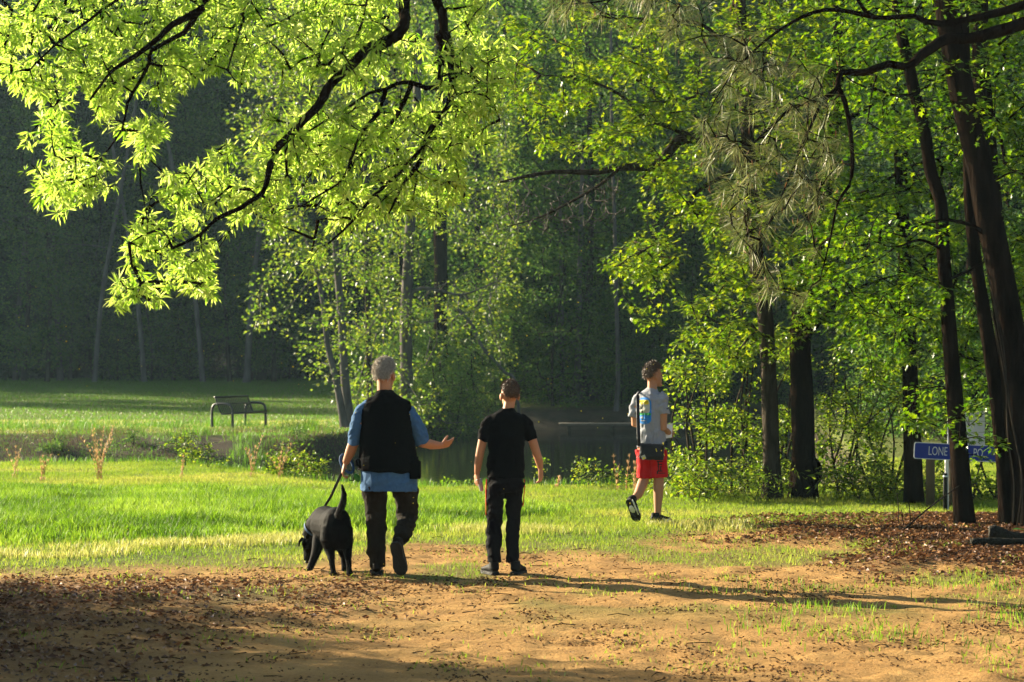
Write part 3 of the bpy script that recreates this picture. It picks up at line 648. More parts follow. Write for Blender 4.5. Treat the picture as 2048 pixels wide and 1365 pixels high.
# slim leaning tree beside the sign
near_tree("slim_tree", "slim dark tree leaning left in front of the blue sign", 1930, 24.8, [(1922, 960), (1914, 860), (1904, 740), (1895, 620), (1886, 500), (1881, 403), (1862, 348), (1848, 256), (1830, 190), (1819, 139), (1804, 73), (1793, 0), (1780, -180)], .095, .045, 'shadebark',
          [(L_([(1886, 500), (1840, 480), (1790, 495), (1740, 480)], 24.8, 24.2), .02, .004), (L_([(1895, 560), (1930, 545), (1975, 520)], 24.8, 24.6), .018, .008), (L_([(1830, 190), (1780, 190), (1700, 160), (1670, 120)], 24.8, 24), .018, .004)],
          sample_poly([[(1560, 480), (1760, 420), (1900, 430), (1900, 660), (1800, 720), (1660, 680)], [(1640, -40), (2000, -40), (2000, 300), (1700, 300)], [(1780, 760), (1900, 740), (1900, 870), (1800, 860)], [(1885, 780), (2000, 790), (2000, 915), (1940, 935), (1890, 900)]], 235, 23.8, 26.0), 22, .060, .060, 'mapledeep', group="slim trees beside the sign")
near_tree("thick_tree", "thickest black trunk leaning left at the picture's edge", 2066, 24.5, [(2056, 940), (2042, 840), (2020, 656), (1994, 510), (1976, 430), (1958, 330), (1932, 220), (1907, 92), (1892, 0), (1870, -200)], .175, .105, 'shadebark',
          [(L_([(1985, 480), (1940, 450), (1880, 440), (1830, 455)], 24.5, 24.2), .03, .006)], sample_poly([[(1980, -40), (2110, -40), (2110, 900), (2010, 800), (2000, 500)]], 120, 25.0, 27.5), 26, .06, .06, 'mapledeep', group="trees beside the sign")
near_tree("slim_tree", "second slim dark trunk between the leaning tree and the thick trunk", 2018, 24.9, [(2012, 960), (2003, 880), (1990, 766), (1972, 650), (1950, 510), (1940, 400), (1936, 250), (1930, 100), (1925, -200)], .085, .04, 'shadebark', [], None, 0, 0, 0, None, group="slim trees beside the sign")
near_tree("slim_tree", "upright dark trunk just behind the thickest black trunk", 2040, 26.2, [(2030, 900), (2010, 650), (1990, 450), (1972, 256), (1961, 120), (1960, 0), (1960, -200)], .12, .09, 'shadebark', [], None, 0, 0, 0, None, group="slim trees beside the sign")
near_tree("slim_tree", "shadowed dark trunk left of the timber sign posts", 1828, 28.9, [(1826, 930), (1822, 800), (1815, 640), (1808, 500), (1800, 300)], .105, .07, 'shadebark', [], None, 0, 0, 0, None, group="slim trees beside the sign")

# ---------------------------------------------------------------- pine with drooping tufts
pine_base = np.array([5.0, 20.6, gz(5.0, 20.6)]); inv = pine_base
pine = thing("pine_tree", "pine with brownish needle tufts drooping from dark limbs at the upper right", "tree", tuple(pine_base))
ptr = [pine_base + np.array(v) for v in [(0, 0, -.1), (.05, 0, 1.6), (0, .05, 3.2), (-.05, 0, 4.8), (0, .1, 7), (0, .1, 10)]]
obj("trunk", trunk_mesh([p - inv for p in ptr], .22, .12, 14, 1.4, .07, .15, 8, M['shadebark']), pine)
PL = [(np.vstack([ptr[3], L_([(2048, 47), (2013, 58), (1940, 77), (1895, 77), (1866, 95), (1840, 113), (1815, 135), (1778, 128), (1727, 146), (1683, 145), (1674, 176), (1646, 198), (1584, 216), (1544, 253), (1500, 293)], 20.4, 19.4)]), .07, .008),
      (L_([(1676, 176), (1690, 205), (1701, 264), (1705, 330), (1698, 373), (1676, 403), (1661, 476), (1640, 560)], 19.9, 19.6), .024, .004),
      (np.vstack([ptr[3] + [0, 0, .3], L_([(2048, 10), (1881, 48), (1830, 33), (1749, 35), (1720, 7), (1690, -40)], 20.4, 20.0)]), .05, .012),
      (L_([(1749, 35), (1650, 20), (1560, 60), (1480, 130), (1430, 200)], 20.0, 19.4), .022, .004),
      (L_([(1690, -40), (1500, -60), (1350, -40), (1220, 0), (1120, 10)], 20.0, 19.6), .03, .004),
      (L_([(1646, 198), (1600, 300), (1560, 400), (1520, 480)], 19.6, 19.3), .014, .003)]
for p, a, c in PL: limb_obj(p - inv, a, c, M['shadebark'], pine)
PPOLY = [[(1395, 200), (1500, 90), (1640, 120), (1690, 260), (1660, 420), (1640, 600), (1560, 600), (1490, 540), (1450, 430), (1400, 300)], [(1070, -30), (1420, -30), (1560, 60), (1420, 140), (1330, 60), (1180, 60), (1080, 25)]]
ptg = sample_poly(PPOLY, 280, 18.9, 20.4, lambda x, y: .3 + .7 * sstep(.4, .6, fbm(x, y, 60, 141)))
ptw = grow([p for p, a, c in PL], ptg, .15, .08, .003, .03, .012)
tp = []; td = []
for c, r in ptw:
    k = 26; e = unit(c[-1] - c[-2]); ax = unit(e + np.array([-.45, 0, -.75])); s_ = unit(R.normal(0, 1, (k, 3))); td.append(unit(ax * R.uniform(.5, 1.4, (k, 1)) + s_ * .6))
    u = R.random(k)[:, None] ** .7 * .12; tp.append(c[-1] - e * u)
tp = np.concatenate(tp); td = np.concatenate(td)
lm = leaves("crown", tp - inv, td, R.normal(0, 1, tp.shape), R.uniform(.12, .23, len(tp)), .0020, T_DIAM, M['needle'])
pc = obj("crown", lm, pine); pc["kind"] = "stuff"; tubes_obj("twig", [(c - inv, r) for c, r in ptw], M['shadebark'], pc, 4)
cp = ptg[R.integers(0, len(ptg), 150)] + R.normal(0, .12, (150, 3))
ck = obj("catkin", leaves("catkin", cp - inv, R.normal(0, .3, cp.shape) + [0, 0, -1], R.normal(0, 1, cp.shape), .06, .011, T_LANCE, M['litter']), pc); ck["kind"] = "stuff"

# ---------------------------------------------------------------- understory shrubs on the right
def shrub(name, lab, stems, tgt, per, L, W, leaf, group, T=T_DIAM, bk='bark', up=.7, tip=.0025, r0=.02):
    base = stems[0][0]; t = thing(name, lab, "shrub", tuple(base), group); tb = Tubes()
    for s_ in stems:
        c = spline(np.array(s_) - base, .15); tb.add(c, np.linspace(r0, r0 * .35, len(c)), 6)
    obj("stem", tb.mesh("stem", M[bk]), t)
    tw = grow([np.array(s_) for s_ in stems], tgt, .2, .05, tip, .03, .01)
    lm, _ = twig_leaves(tw, per, .09, T, L, W, M[leaf], "foliage", up=up, droop=.15, petiole=.02, tipbias=1.3)
    c_ = obj("foliage", shift(lm, base), t); c_["kind"] = "stuff"; tubes_obj("twig", [(c - base, r) for c, r in tw], M[bk], c_, 4)
SH = [(1390, 30.2, [(1330, 700), (1420, 690), (1460, 800), (1450, 990), (1350, 990), (1330, 850)], 230, "bright yellow green sapling right beside the boy in red shorts", 'shrub'),
      (1470, 30.8, [(1420, 660), (1530, 620), (1540, 980), (1430, 990)], 190, "leafy sapling left of the upright maple trunk", 'shrub'),
      (1575, 31.2, [(1540, 640), (1610, 680), (1620, 980), (1550, 985)], 120, "sunlit sapling between the two maple trunks", 'shrub'),
      (1680, 30.6, [(1620, 700), (1760, 690), (1770, 990), (1640, 990)], 230, "loose yellow green shrub right of the dark maple trunk", 'shrub'),
      (1780, 30.2, [(1730, 720), (1860, 740), (1850, 1000), (1740, 1000)], 200, "thin leaved shrub just left of the blue sign", 'shrub'),
      (1960, 29.6, [(1880, 840), (2080, 820), (2090, 1010), (1890, 1010)], 190, "sparse shrub behind the blue sign's post", 'shrub')]
for (b0, Y, poly, nt, lab, lf) in SH:
    base = Pb(b0, Y); xs = [p[0] for p in poly]; stems = []
    for k in range(5):
        e = P(R.uniform(min(xs) + 10, max(xs) - 10), min(p[1] for p in poly) + R.uniform(10, 90), Y + R.normal(0, .3)); b2 = base + np.array([R.normal(0, .15), R.normal(0, .15), 0])
        stems.append([b2, b2 * .5 + e * .5 + np.array([R.normal(0, .15), 0, .1]), e])
    shrub("sapling", lab, stems, sample_poly([poly], int(nt * .8), Y - .9, Y + .9, lambda x, y: .08 + .92 * sstep(.42, .58, fbm(x * .6, y, 45, 151 + int(b0) % 40))), 17, .055, .045, lf, "saplings under the maples")
# low undergrowth along the foot of the trees
for k in range(14):
    px = 1350 + k * 40 + R.uniform(-12, 12); Y = R.uniform(29.0, 30.2); base = Pb(px, Y)
    stems = [[base, base + np.array([R.normal(0, .06), R.normal(0, .06), .18]), base + np.array([R.normal(0, .2), R.normal(0, .15), R.uniform(.3, .5)])] for _ in range(4)]
    tgt = base + np.stack([R.normal(0, .24, 26), R.normal(0, .2, 26), R.uniform(.08, .55, 26)], 1)
    shrub("undergrowth", "low green undergrowth plant at the foot of the maples", stems, tgt, 13, .07, .022, 'shrub', "undergrowth plants under the maples", up=.4, r0=.006)
# weeds along the pond edge
for i, (px, py, hh, sp, nt, lab) in enumerate([(1180, 975, .30, .16, 26, "leafy yellow green weed clump at the pond edge nearest the black shirted boy"), (1235, 975, .24, .2, 26, "leafy yellow green weed at the pond edge left of the boy's raised shoe"), (1158, 972, .38, .06, 14, "single upright leafy weed at the pond edge"),
        (910, 968, .16, .2, 16, "small flat leafy weed just right of the man's vest"), (1085, 975, .34, .05, 10, "slim weed at the pond edge by the boy's hand"), (1290, 985, .2, .15, 16, "weed clump behind the boy in red shorts")]):
    q = G(px, py); base = np.array([q[0], q[1], gz(q[0], q[1]) - .02])
    stems = [[base, base + np.array([R.normal(0, .03), 0, hh * .5]), base + np.array([R.normal(0, sp * .6), R.normal(0, .08), hh])] for _ in range(4)]
    tgt = base + np.stack([R.normal(0, sp, nt), R.normal(0, .12, nt), R.uniform(.3, 1.15, nt) * hh], 1)
    shrub("weed", lab, stems, tgt, 7, .045, .038, 'shrub', "weeds along the pond edge", r0=.004)
for i in range(11):
    px = R.uniform(330, 690) if i > 4 else R.uniform(600, 700); Y = R.uniform(36.2, 38.2); x = (px - 1024) / F * Y; Y = min(Y, float(lip(x)) - .2); base = np.array([x, Y, gz(x, Y) - .02]); hh = R.uniform(.2, .55)
    stems = [[base, base + np.array([R.normal(0, .03), 0, hh * .5]), base + np.array([R.normal(0, .08), R.normal(0, .06), hh])] for _ in range(3)]
    tgt = base + np.stack([R.normal(0, .12, 20), R.normal(0, .1, 20), R.uniform(.2, 1.05, 20) * hh], 1)
    shrub("weed", "tall leafy weed in the row along the ditch left of the man", stems, tgt, 9, .055, .035, 'shrub', "weeds along the ditch", r0=.005)

# ---------------------------------------------------------------- grasses
def blades(name, lab, xs, ys, h, w, material, lean=.35, curved=True, cat="grass", var=None):
    N = len(xs); z = height(xs, ys) - .005; h = np.broadcast_to(h, (N,)) * R.uniform(.55, 1.2, N); a = R.uniform(0, 6.283, N)
    ld = np.stack([np.cos(a), np.sin(a), np.zeros(N)], 1) * (R.random(N) ** .7 * lean)[:, None]
    b2 = R.uniform(0, 6.283, N); sd = np.stack([np.cos(b2), np.sin(b2), np.zeros(N)], 1) * np.broadcast_to(w, (N,))[:, None] * .5
    base = np.stack([xs, ys, z], 1); up = np.array([0, 0, 1.0])
    v = np.clip(R.normal(.45, .22, N), 0, 1) if var is None else var
    if curved:
        m_ = base + ld * (h * .35)[:, None] + up * (h * .62)[:, None]; t_ = base + ld * (h * 1.1)[:, None] + up * h[:, None]
        V = np.stack([base - sd, base + sd, m_ + sd * .8, m_ - sd * .8, t_], 1).reshape(-1, 3)
        fl = np.array([0, 1, 2, 3, 3, 2, 4]); Fl = (np.arange(N)[:, None] * 5 + fl).ravel(); me = mesh_np(name, V, Fl, np.tile([4, 3], N), {"var": np.repeat(v, 5)}, [material])
    else:
        V = np.stack([base - sd, base + sd, base + ld * h[:, None] + up * h[:, None]], 1).reshape(-1, 3)
        me = mesh_np(name, V, np.arange(N * 3), 3, {"var": np.repeat(v, 3)}, [material])
    return tag(obj(name, me), lab, cat, kind="stuff")
def scatter(n, x0, x1, y0, y1, dens):
    x = R.uniform(x0, x1, n); y = R.uniform(y0, y1, n); vis = np.abs(x) < y * .2133 + .5
    k = (R.random(n) < dens(x, y)) & vis; return x[k], y[k]
def tall_w(x, y):
    f = np.interp(x, [-7, -5, -3.6, -2.0, -.85, .2, .6], [22.6, 22.9, 23.4, 24.6, 25.2, 26.3, 27])
    bk = np.interp(x, [-7, -3, -.5, .6], [31.0, 30.5, 29.0, 28])
    return sstep(-1.0, 1.2, y - f + 2.2 * (fbm(x, y, .8, 51) - .5)) * (1 - sstep(-.6, .8, y - bk + 1.6 * (fbm(x, y, .9, 53) - .5))) * (1 - sstep(.0, .8, x + .8 * (fbm(x, y, .8, 55) - .5)))
x, y = scatter(200000, -7.5, 1.2, 22, 32, tall_w)
blades("tall_grass", "band of tall bright green grass across the lawn left of the man", x, y, (.10 + .09 * vnoise(x, y, .5, 57)) * (.35 + .65 * tall_w(x, y)), .009, M['tallgrass'], .6, var=np.clip(.48 + 1.5 * (fbm(x, y, .9, 83) - .5) + R.normal(0, .24, len(x)), 0, 1))
lawn_d = lambda x, y: (1 - dirt_w(x, y)) ** 1.5 * (1 - litter_w(x, y)) * (1 - .85 * tall_w(x, y)) * (y < lip(x) + .8) * (.45 + .55 * sstep(20, 26, y))
x, y = scatter(560000, -9, 8.5, 18.0, 40, lawn_d)
blades("lawn_grass", "short yellow green lawn between the dirt path and the pond", x, y, .028 + .05 * fbm(x, y, .6, 59) ** 1.5, .008, M['lawn'], .8, False, var=np.clip(.45 + 1.5 * (fbm(x, y, 1.1, 81) - .5) + R.normal(0, .2, len(x)), 0, 1))
x, y = scatter(90000, -7, 2.5, 21.0, 25.5, lambda x, y: sstep(.1, .7, 1 - np.abs(y - np.interp(x, [-7, -4, -1.5, 1, 2.5], [22.0, 22.0, 24.2, 24.9, 25.3])) / .9) * (1 - dirt_w(x, y)) * sstep(.38, .6, fbm(x, y, .8, 62)))
blades("seeding_grass", "pale straw coloured seeding grass fringe in front of the tall grass", x, y, .08, .006, M['seedgrass'], .8)
x, y = scatter(70000, -5, 5.5, 13, 26, lambda x, y: dirt_w(x, y) * sstep(.50, .76, fbm(x, y, .55, 65)) ** 1.4 * (.25 + .5 * sstep(.3, 2.6, x)))
blades("sparse_grass", "sparse green grass tufts growing in the dirt of the path", x, y, .038, .008, M['lawn'], .8)
x, y = scatter(9000, .8, 4.8, 14.8, 20.0, lambda x, y: sstep(.46, .70, fbm(x, y, .7, 66)) ** 1.5 * sstep(.8, 3.2, x) * (1 - sstep(18.3, 19.8, y)) * sstep(14.8, 16.5, y))
blades("sparse_grass", "green grass patch at the lower right below the leaf litter", x, y, .075, .007, M['tallgrass'], .7)
x, y = scatter(60000, -14, 0, 49, 64, lambda x, y: (y > farbank(x) + .3) * sstep(.22, .5, fbm(x, y, 1.2, 67)) * (x < -2.5))
blades("bank_grass", "mixed green and brown grass on the far bank below the bench", x, y, .05 + .24 * sstep(.5, .78, fbm(x, y, .8, 68)), .010, M['meadow'], .6)
x, y = scatter(150000, -26, -1.5, 59, 116, lambda x, y: (x < -3.2 - (y - 60) * .02) & (R.random(len(x)) < .8))
blades("meadow_grass", "green meadow grass around and beyond the bench", x, y, .05 + .05 * fbm(x, y, 3, 69), .013, M['meadow'], .6, True)
x, y = scatter(26000, -15, -2.5, 58.5, 67.5, lambda x, y: sstep(.3, .6, fbm(x, y, 1.5, 70)))
blades("dry_grass", "pale dry grass strip around the bench", x, y, .06, .010, M['seedgrass'], .7)
x, y = scatter(20000, -15, -2, 52, 60, lambda x, y: (y > farbank(x) + .1) * sstep(.35, .6, fbm(x, y, 1.0, 72)))
blades("bank_straw", "grey brown dead grass on the far bank's slope", x, y, .08 + .14 * vnoise(x, y, .7, 73), .007, M['banksedge'], .9)
x, y = scatter(26000, -8, 4, 31, 39.5, lambda x, y: sstep(-.9, -.2, y - lip(x)) * (y < lip(x) + .5))
blades("edge_grass", "rough green grass fringe along the pond edge", x, y, .13, .007, M['meadow'], .5)
# dead broomsedge stalks, each clump a thing
def stalks(px, py, n_, hh, sp, lab, group="dead grass clumps"):
    q = G(px, py); base = np.array([q[0], q[1], gz(q[0], q[1]) - .02]); t = Tubes(); fp = []; fd = []
    for k in range(n_):
        a = R.normal(0, 1, 2); h_ = hh * R.uniform(.55, 1.05); e = np.array([a[0] * sp, a[1] * sp * .5, h_]); c = spline([np.zeros(3) + [R.normal(0, .03), R.normal(0, .03), 0], e * [.35, .35, .55], e], .06)
        t.add(c, np.linspace(.0035, .002, len(c)), 4)
        m_ = 44; u = R.uniform(.30, 1, m_); i = (u * (len(c) - 1)).astype(int); fp.append(c[i]); fd.append(unit(R.normal(0, .28, (m_, 3)) + [0, 0, 1.0]))
    o = thing("broomsedge_clump", lab, "dead grass", tuple(base), group); s_ = obj("stalk", t.mesh("stalk", M['straw']), o); s_["kind"] = "stuff"
    f = obj("seed_tuft", leaves("seed_tuft", np.concatenate(fp), np.concatenate(fd), R.normal(0, 1, (n_ * 44, 3)), .05, .0055, T_DIAM, M['straw']), o); f["kind"] = "stuff"
stalks(198, 960, 14, .80, .17, "tallest orange clump of dead grass stalks below the bench")
stalks(30, 960, 5, .5, .10, "dead grass stalks at the picture's far left")
stalks(85, 965, 7, .42, .12, "short dead grass clump left of the tallest orange clump")
stalks(365, 960, 3, .5, .08, "thin dead grass stalks right of the tallest orange clump")
stalks(505, 955, 6, .60, .09, "dead grass stalks below the bench's far leg")
stalks(560, 955, 9, .50, .14, "dead grass clump left of the dog leash")
stalks(600, 955, 8, .42, .14, "dead grass clump close to the dog leash")
stalks(640, 958, 6, .36, .16, "low arching dead grass near the man's hand")
stalks(1232, 985, 2, .52, .03, "single leaning reddish stalk left of the boy in red shorts")
stalks(1252, 985, 2, .66, .02, "tall upright reddish stalk beside the shoulder bag")
stalks(1270, 990, 6, .45, .05, "reddish stalks rising behind the red shorts")
stalks(1115, 978, 3, .25, .05, "short dry stalks at the pond edge by the black shirted boy")

for i in range(14):
    Y = R.uniform(53.5, 57); px = R.uniform(10, 640); x = (px - 1024) / F * Y; base = np.array([x, Y, gz(x, Y) - .02]); hh = R.uniform(.15, .42)
    stems = [[base, base + np.array([R.normal(0, .04), 0, hh * .5]), base + np.array([R.normal(0, .12), R.normal(0, .06), hh])] for _ in range(4)]
    tgt = base + np.stack([R.normal(0, .22, 22), R.normal(0, .15, 22), R.uniform(.1, 1.05, 22) * hh], 1)
    shrub("weed", "dark green weed clump growing on the far bank below the bench", stems, tgt, 10, .08, .03, 'pondleaf', "weeds on the far bank", r0=.006)
# ---------------------------------------------------------------- leaf litter, twigs, crumbs
def litter(name, lab, x, y, L, W, cat="leaves", lo=0, material='litter'):
    N = len(x); pos = np.stack([x, y, height(x, y) + .006 + R.uniform(0, .012, N)], 1); a = R.uniform(0, 6.28, N)
    d = np.stack([np.cos(a), np.sin(a), R.normal(0, .25, N)], 1); nr = R.normal(0, .38, (N, 3)) + [0, 0, 1.0]; s_ = R.uniform(.5, 1.25, N)
    T = (T_DIAM[0] * [1, 1, 2.2], T_DIAM[1])
    return tag(obj(name, leaves(name, pos, d, nr, L * s_, W * s_, T, M[material], np.clip(R.normal(.45, .3, N), 0, 1))), lab, cat, kind="stuff")
x, y = scatter(52000, 1.5, 7, 18, 28, lambda x, y: litter_w(x, y) * .8); litter("leaf_litter", "brown fallen leaves heaped under the trees by the sign", x, y, .06, .036)
x, y = scatter(40000, -6, 0, 12.8, 20.5, lambda x, y: litter_w(x, y) * .5); litter("leaf_litter", "dark brown leaf litter at the lower left of the path", x, y, .055, .03)
x, y = scatter(90000, -5, 5, 12.8, 25, lambda x, y: dirt_w(x, y) * (.07 + .6 * sstep(.48, .74, fbm(x, y * .8, .5, 75)))); litter("leaf_crumb", "dark leaf crumbs and bark bits scattered over the sandy path", x, y, .028, .017, material="crumb")
x, y = scatter(260, -5, 5, 13, 24, lambda x, y: dirt_w(x, y)); t = Tubes()
for q in range(len(x)):
    a = R.uniform(0, 6.28); Lq = R.uniform(.05, .2); p0 = np.array([x[q], y[q], gz(x[q], y[q]) + .008]); d = np.array([math.cos(a), math.sin(a), 0]) * Lq; t.add(np.array([p0, p0 + d * .5 + [0, 0, R.uniform(0, .015)], p0 + d]), .003, 4)
tag(obj("ground_twig", t.mesh("ground_twig", M['shadebark'])), "small broken twigs strewn over the path", "twigs", kind="stuff")
from mathutils.bvhtree import BVHTree
# ------------------------------------------------------------------ materials for people and things
M['black'] = mat('black_cloth', (.003, .003, .0038), .85, bump=.15, bscale=300, spec=.04)
M['vest'] = mat('black_vest_cloth', (.0022, .0022, .003), .9, bump=.15, bscale=200, spec=.03)
M['blueshirt'] = mat('blue_shirt_cloth', (.05, .125, .25), .85, (.04, .10, .21), 30, .15, 300, .15)
M['trouser'] = mat('dark_olive_trousers', (.013, .010, .007), .85, (.02, .016, .011), 18, .2, 220, .06)
M['navytrouser'] = mat('dark_trousers', (.0065, .006, .0075), .85, bump=.2, bscale=220, spec=.06)
M['redcloth'] = mat('red_cloth', (.50, .008, .010), .8, bump=.1, bscale=260, spec=.2)
M['greytee'] = mat('heather_grey_tee', (.30, .31, .34), .88, (.23, .24, .27), 240, .1, 300, .15)
M['shoe'] = mat('dark_shoe', (.009, .008, .008), .7, spec=.15)
M['boot'] = mat('brown_black_boot', (.011, .008, .006), .7, spec=.15)
M['sole'] = mat('dark_rubber_sole', (.014, .013, .013), .7, bump=.6, bscale=90)
M['palesole'] = mat('pale_foam_sole', (.62, .60, .52), .7)
M['greyhair'] = mat('grey_hair', (.66, .61, .53), .5, (.30, .26, .21), 60, spec=.5)
M['brownhair'] = mat('brown_hair', (.12, .065, .028), .5, (.045, .024, .011), 60, spec=.5)
M['fur'] = mat('black_fur', (.003, .0028, .0028), .75, bump=.2, bscale=160, spec=.06)
M['nose'] = mat('dog_nose', (.01, .01, .01), .3)
M['strap'] = mat('dark_webbing', (.02, .022, .03), .7, bump=.2, bscale=300)
M['bluestrap'] = mat('navy_blue_webbing', (.02, .07, .18), .7)
M['green'] = mat('green_plastic', (.05, .22, .02), .4)
M['bag'] = mat('black_nylon', (.007, .008, .013), .6, bump=.2, bscale=180)
M['white'] = mat('white_paint', (.75, .75, .74), .6)
M['paper'] = mat('white_paper', (.80, .80, .80), .8)
M['yellow'] = mat('yellow_print', (.75, .60, .02), .8)
M['printblue'] = mat('blue_print', (.02, .19, .55), .8)
M['printpale'] = mat('pale_print', (.42, .42, .36), .8)
M['printgreen'] = mat('green_print', (.03, .30, .09), .8)
M['ink'] = mat('black_ink', (.01, .01, .01), .8)
M['eye'] = mat('eye', (.02, .015, .012), .2)
M['metal'] = mat('dark_coated_metal', (.018, .016, .018), .45, spec=.5)
M['bolt'] = mat('bolt_steel', (.5, .5, .52), .3, metal=.8)
M['signblue'] = mat('blue_sign_sheeting', (.010, .035, .30), .4)
M['signwhite'] = mat('white_sign_sheeting', (.62, .66, .72), .5)
M['board'] = mat('grey_white_board', (.50, .53, .58), .6, (.42, .44, .48), 3)
M['timber'] = mat('weathered_timber', (.045, .038, .022), .9, (.08, .065, .04), 6, .5, 30, stretch=(1, 1, .15))
M['plank'] = mat('pale_plank', (.20, .17, .13), .9, (.14, .12, .09), 4, .3, 20)
M['moss'] = mat('mossy_rotten_wood', (.008, .006, .004), .95, (.018, .016, .006), 8, 1.0, 20)
M['clear'] = mat('clear_plastic', (.35, .34, .32), .12, spec=.8)
UP = np.array([0, 0, 1.0])
def yawm(a):
    c, s = math.cos(a), math.sin(a); return np.array([[c, s, 0], [-s, c, 0], [0, 0, 1.0]])   # columns: right, forward, up for a turn of a to the right
def hand(mb, w, d, n, thumb, s=1.0, curl=.5, spread=.0):
    w = np.asarray(w, float); d = unit(d); n = np.asarray(n, float); n = unit(n - d * np.dot(n, d)); sv = np.cross(d, n)
    if np.dot(sv, thumb) < 0: sv = -sv
    mb.tube([w - d * .03 * s, w, w + d * .05 * s, w + d * .09 * s], [(.024 * s, .021 * s), (.029 * s, .018 * s), (.042 * s, .016 * s), (.039 * s, .012 * s)], 12, sv)
    for off, ln, k in ((.031, .072, 0), (.0105, .08, 1), (-.0105, .075, 2), (-.031, .058, 3)):
        p = w + d * .084 * s + sv * off * s; a = 0; pts = [p - d * .015 * s, p]; fan = sv * off * spread * 8
        for fr, cc in ((.45, .5), (.30, .8), (.25, .6)):
            a += curl * cc; p = p + unit((d * math.cos(a) + n * math.sin(a)) + fan) * ln * fr * s; pts.append(p)
        mb.tube(pts, [.010 * s, .0098 * s, .0092 * s, .0082 * s, .0066 * s], 8, sv)
    b = w + d * .022 * s + sv * .028 * s; p1 = b + unit(sv * .75 + d * .55 + n * .3) * .04 * s; p2 = p1 + unit(sv * .35 + d * .85 + n * .35) * .034 * s
    mb.tube([w + d * .01 * s, b, p1, p2], [.014 * s, .0135 * s, .0112 * s, .0078 * s], 8, n)
def head(mb, c, s, yaw, neck0, rneck=.056):
    c = np.asarray(c, float); A = yawm(yaw)
    q = lambda u, v, w: c + A @ np.array([u, v, w]) * s
    mb.ell(q(0, -.012, .030), (.077 * s, .098 * s, .106 * s), A, 18, 12); mb.ell(q(0, .03, -.045), (.058 * s, .068 * s, .078 * s), A, 16, 10)
    mb.ell(q(0, .085, -.10), (.027 * s, .024 * s, .022 * s), A); mb.tube([q(0, .09, .025), q(0, .108, -.012), q(0, .098, -.03)], [.010 * s, .015 * s, .011 * s], 8)
    mb.ell(q(0, .094, -.064), (.026 * s, .012 * s, .010 * s), A); mb.ell(q(0, .078, .022), (.056 * s, .018 * s, .012 * s), A)
    for u in (-1, 1): mb.ell(q(u * .084, -.015, -.012), (.014 * s, .026 * s, .036 * s), A @ np.array([[1, 0, 0], [0, 1, -.2], [0, .2, 1]]))
    n0 = np.asarray(neck0, float); mb.tube([n0 - UP * .05, n0, q(0, -.02, -.05), q(0, -.01, .0)], [rneck * 1.25, rneck * 1.05, rneck, rneck * .95], 14)
def eyes(c, s, yaw, parent):
    A = yawm(yaw)
    for u in (-1, 1):
        e = MB(); e.ell(np.asarray(c) + A @ np.array([u * .030, .084, .002]) * s, (.010 * s, .007 * s, .006 * s), A, 8, 6); e.build("eye", M['eye'], parent)
def hair(c, s, yaw, mt, parent, n_, ln, th, puff=1.0, comb=(0, -.2, 0), top=0.0, seed=1, w=.0035):
    rr = np.random.default_rng(seed); A = yawm(yaw); c = np.asarray(c, float); rad = np.array([.082, .103, .112]) * s * puff; cc = c + A @ np.array([0, -.013, .031]) * s
    def inside(d): return d[:, 2] > np.interp(d[:, 1], [-1, -.3, .15, .5, 1], th) + .42 * sstep(.72, .93, np.abs(d[:, 0])) * (d[:, 1] > -.5) + .22 * (fbm(d[:, 0] * 7 + 3, d[:, 1] * 7 + d[:, 2] * 2, 1.0, 230 + seed, 2) - .5)
    seg, rg = 40, 26; V = []; ph = np.linspace(0, math.pi, rg + 1); D = np.array([[math.sin(p) * math.cos(t), math.sin(p) * math.sin(t), math.cos(p)] for p in ph for t in np.arange(seg) * 2 * math.pi / seg])
    ok = inside(D); bumpy = 1 + .05 * (fbm(D[:, 0] * 5 + D[:, 2] * 3, D[:, 1] * 5 - D[:, 2] * 2, 1.0, 200 + seed) - .5) * 2 + top * np.clip(D[:, 2], 0, 1) ** 1.5
    PV = cc + (D * rad * bumpy[:, None]) @ A.T
    f = []
    for i in range(rg):
        for k in range(seg):
            q = (i * seg + k, (i + 1) * seg + k, (i + 1) * seg + (k + 1) % seg, i * seg + (k + 1) % seg)
            if all(ok[j] for j in q): f.append(q)
    mb = MB(); mb.add(PV, f)
    d = unit(rr.normal(0, 1, (n_ * 3, 3))); d = d[inside(d)][:n_]; k = len(d)
    b1 = 1 + top * np.clip(d[:, 2], 0, 1) ** 1.5; p0 = cc + (d * rad * b1[:, None] * .97) @ A.T
    nr = unit(d / rad) @ A.T; dr = unit(nr * .5 + (A @ np.array(comb)) + rr.normal(0, .3, (k, 3)) + UP * -.15); L = ln * rr.uniform(.5, 1.3, k)[:, None]
    sd = unit(np.cross(dr, rr.normal(0, 1, (k, 3)))) * w * .5; p1 = p0 + dr * L * .6; p2 = p0 + unit(dr + (A @ np.array(comb)) * .8 + rr.normal(0, .2, (k, 3)) - UP * .35) * L
    V = np.stack([p0 - sd, p0 + sd, p1 + sd * .7, p1 - sd * .7, p2], 1).reshape(-1, 3)
    mb.add(V, [x for i in range(k) for x in ((i * 5, i * 5 + 1, i * 5 + 2, i * 5 + 3), (i * 5 + 3, i * 5 + 2, i * 5 + 4))])
    return mb.build("hair", mt, parent)
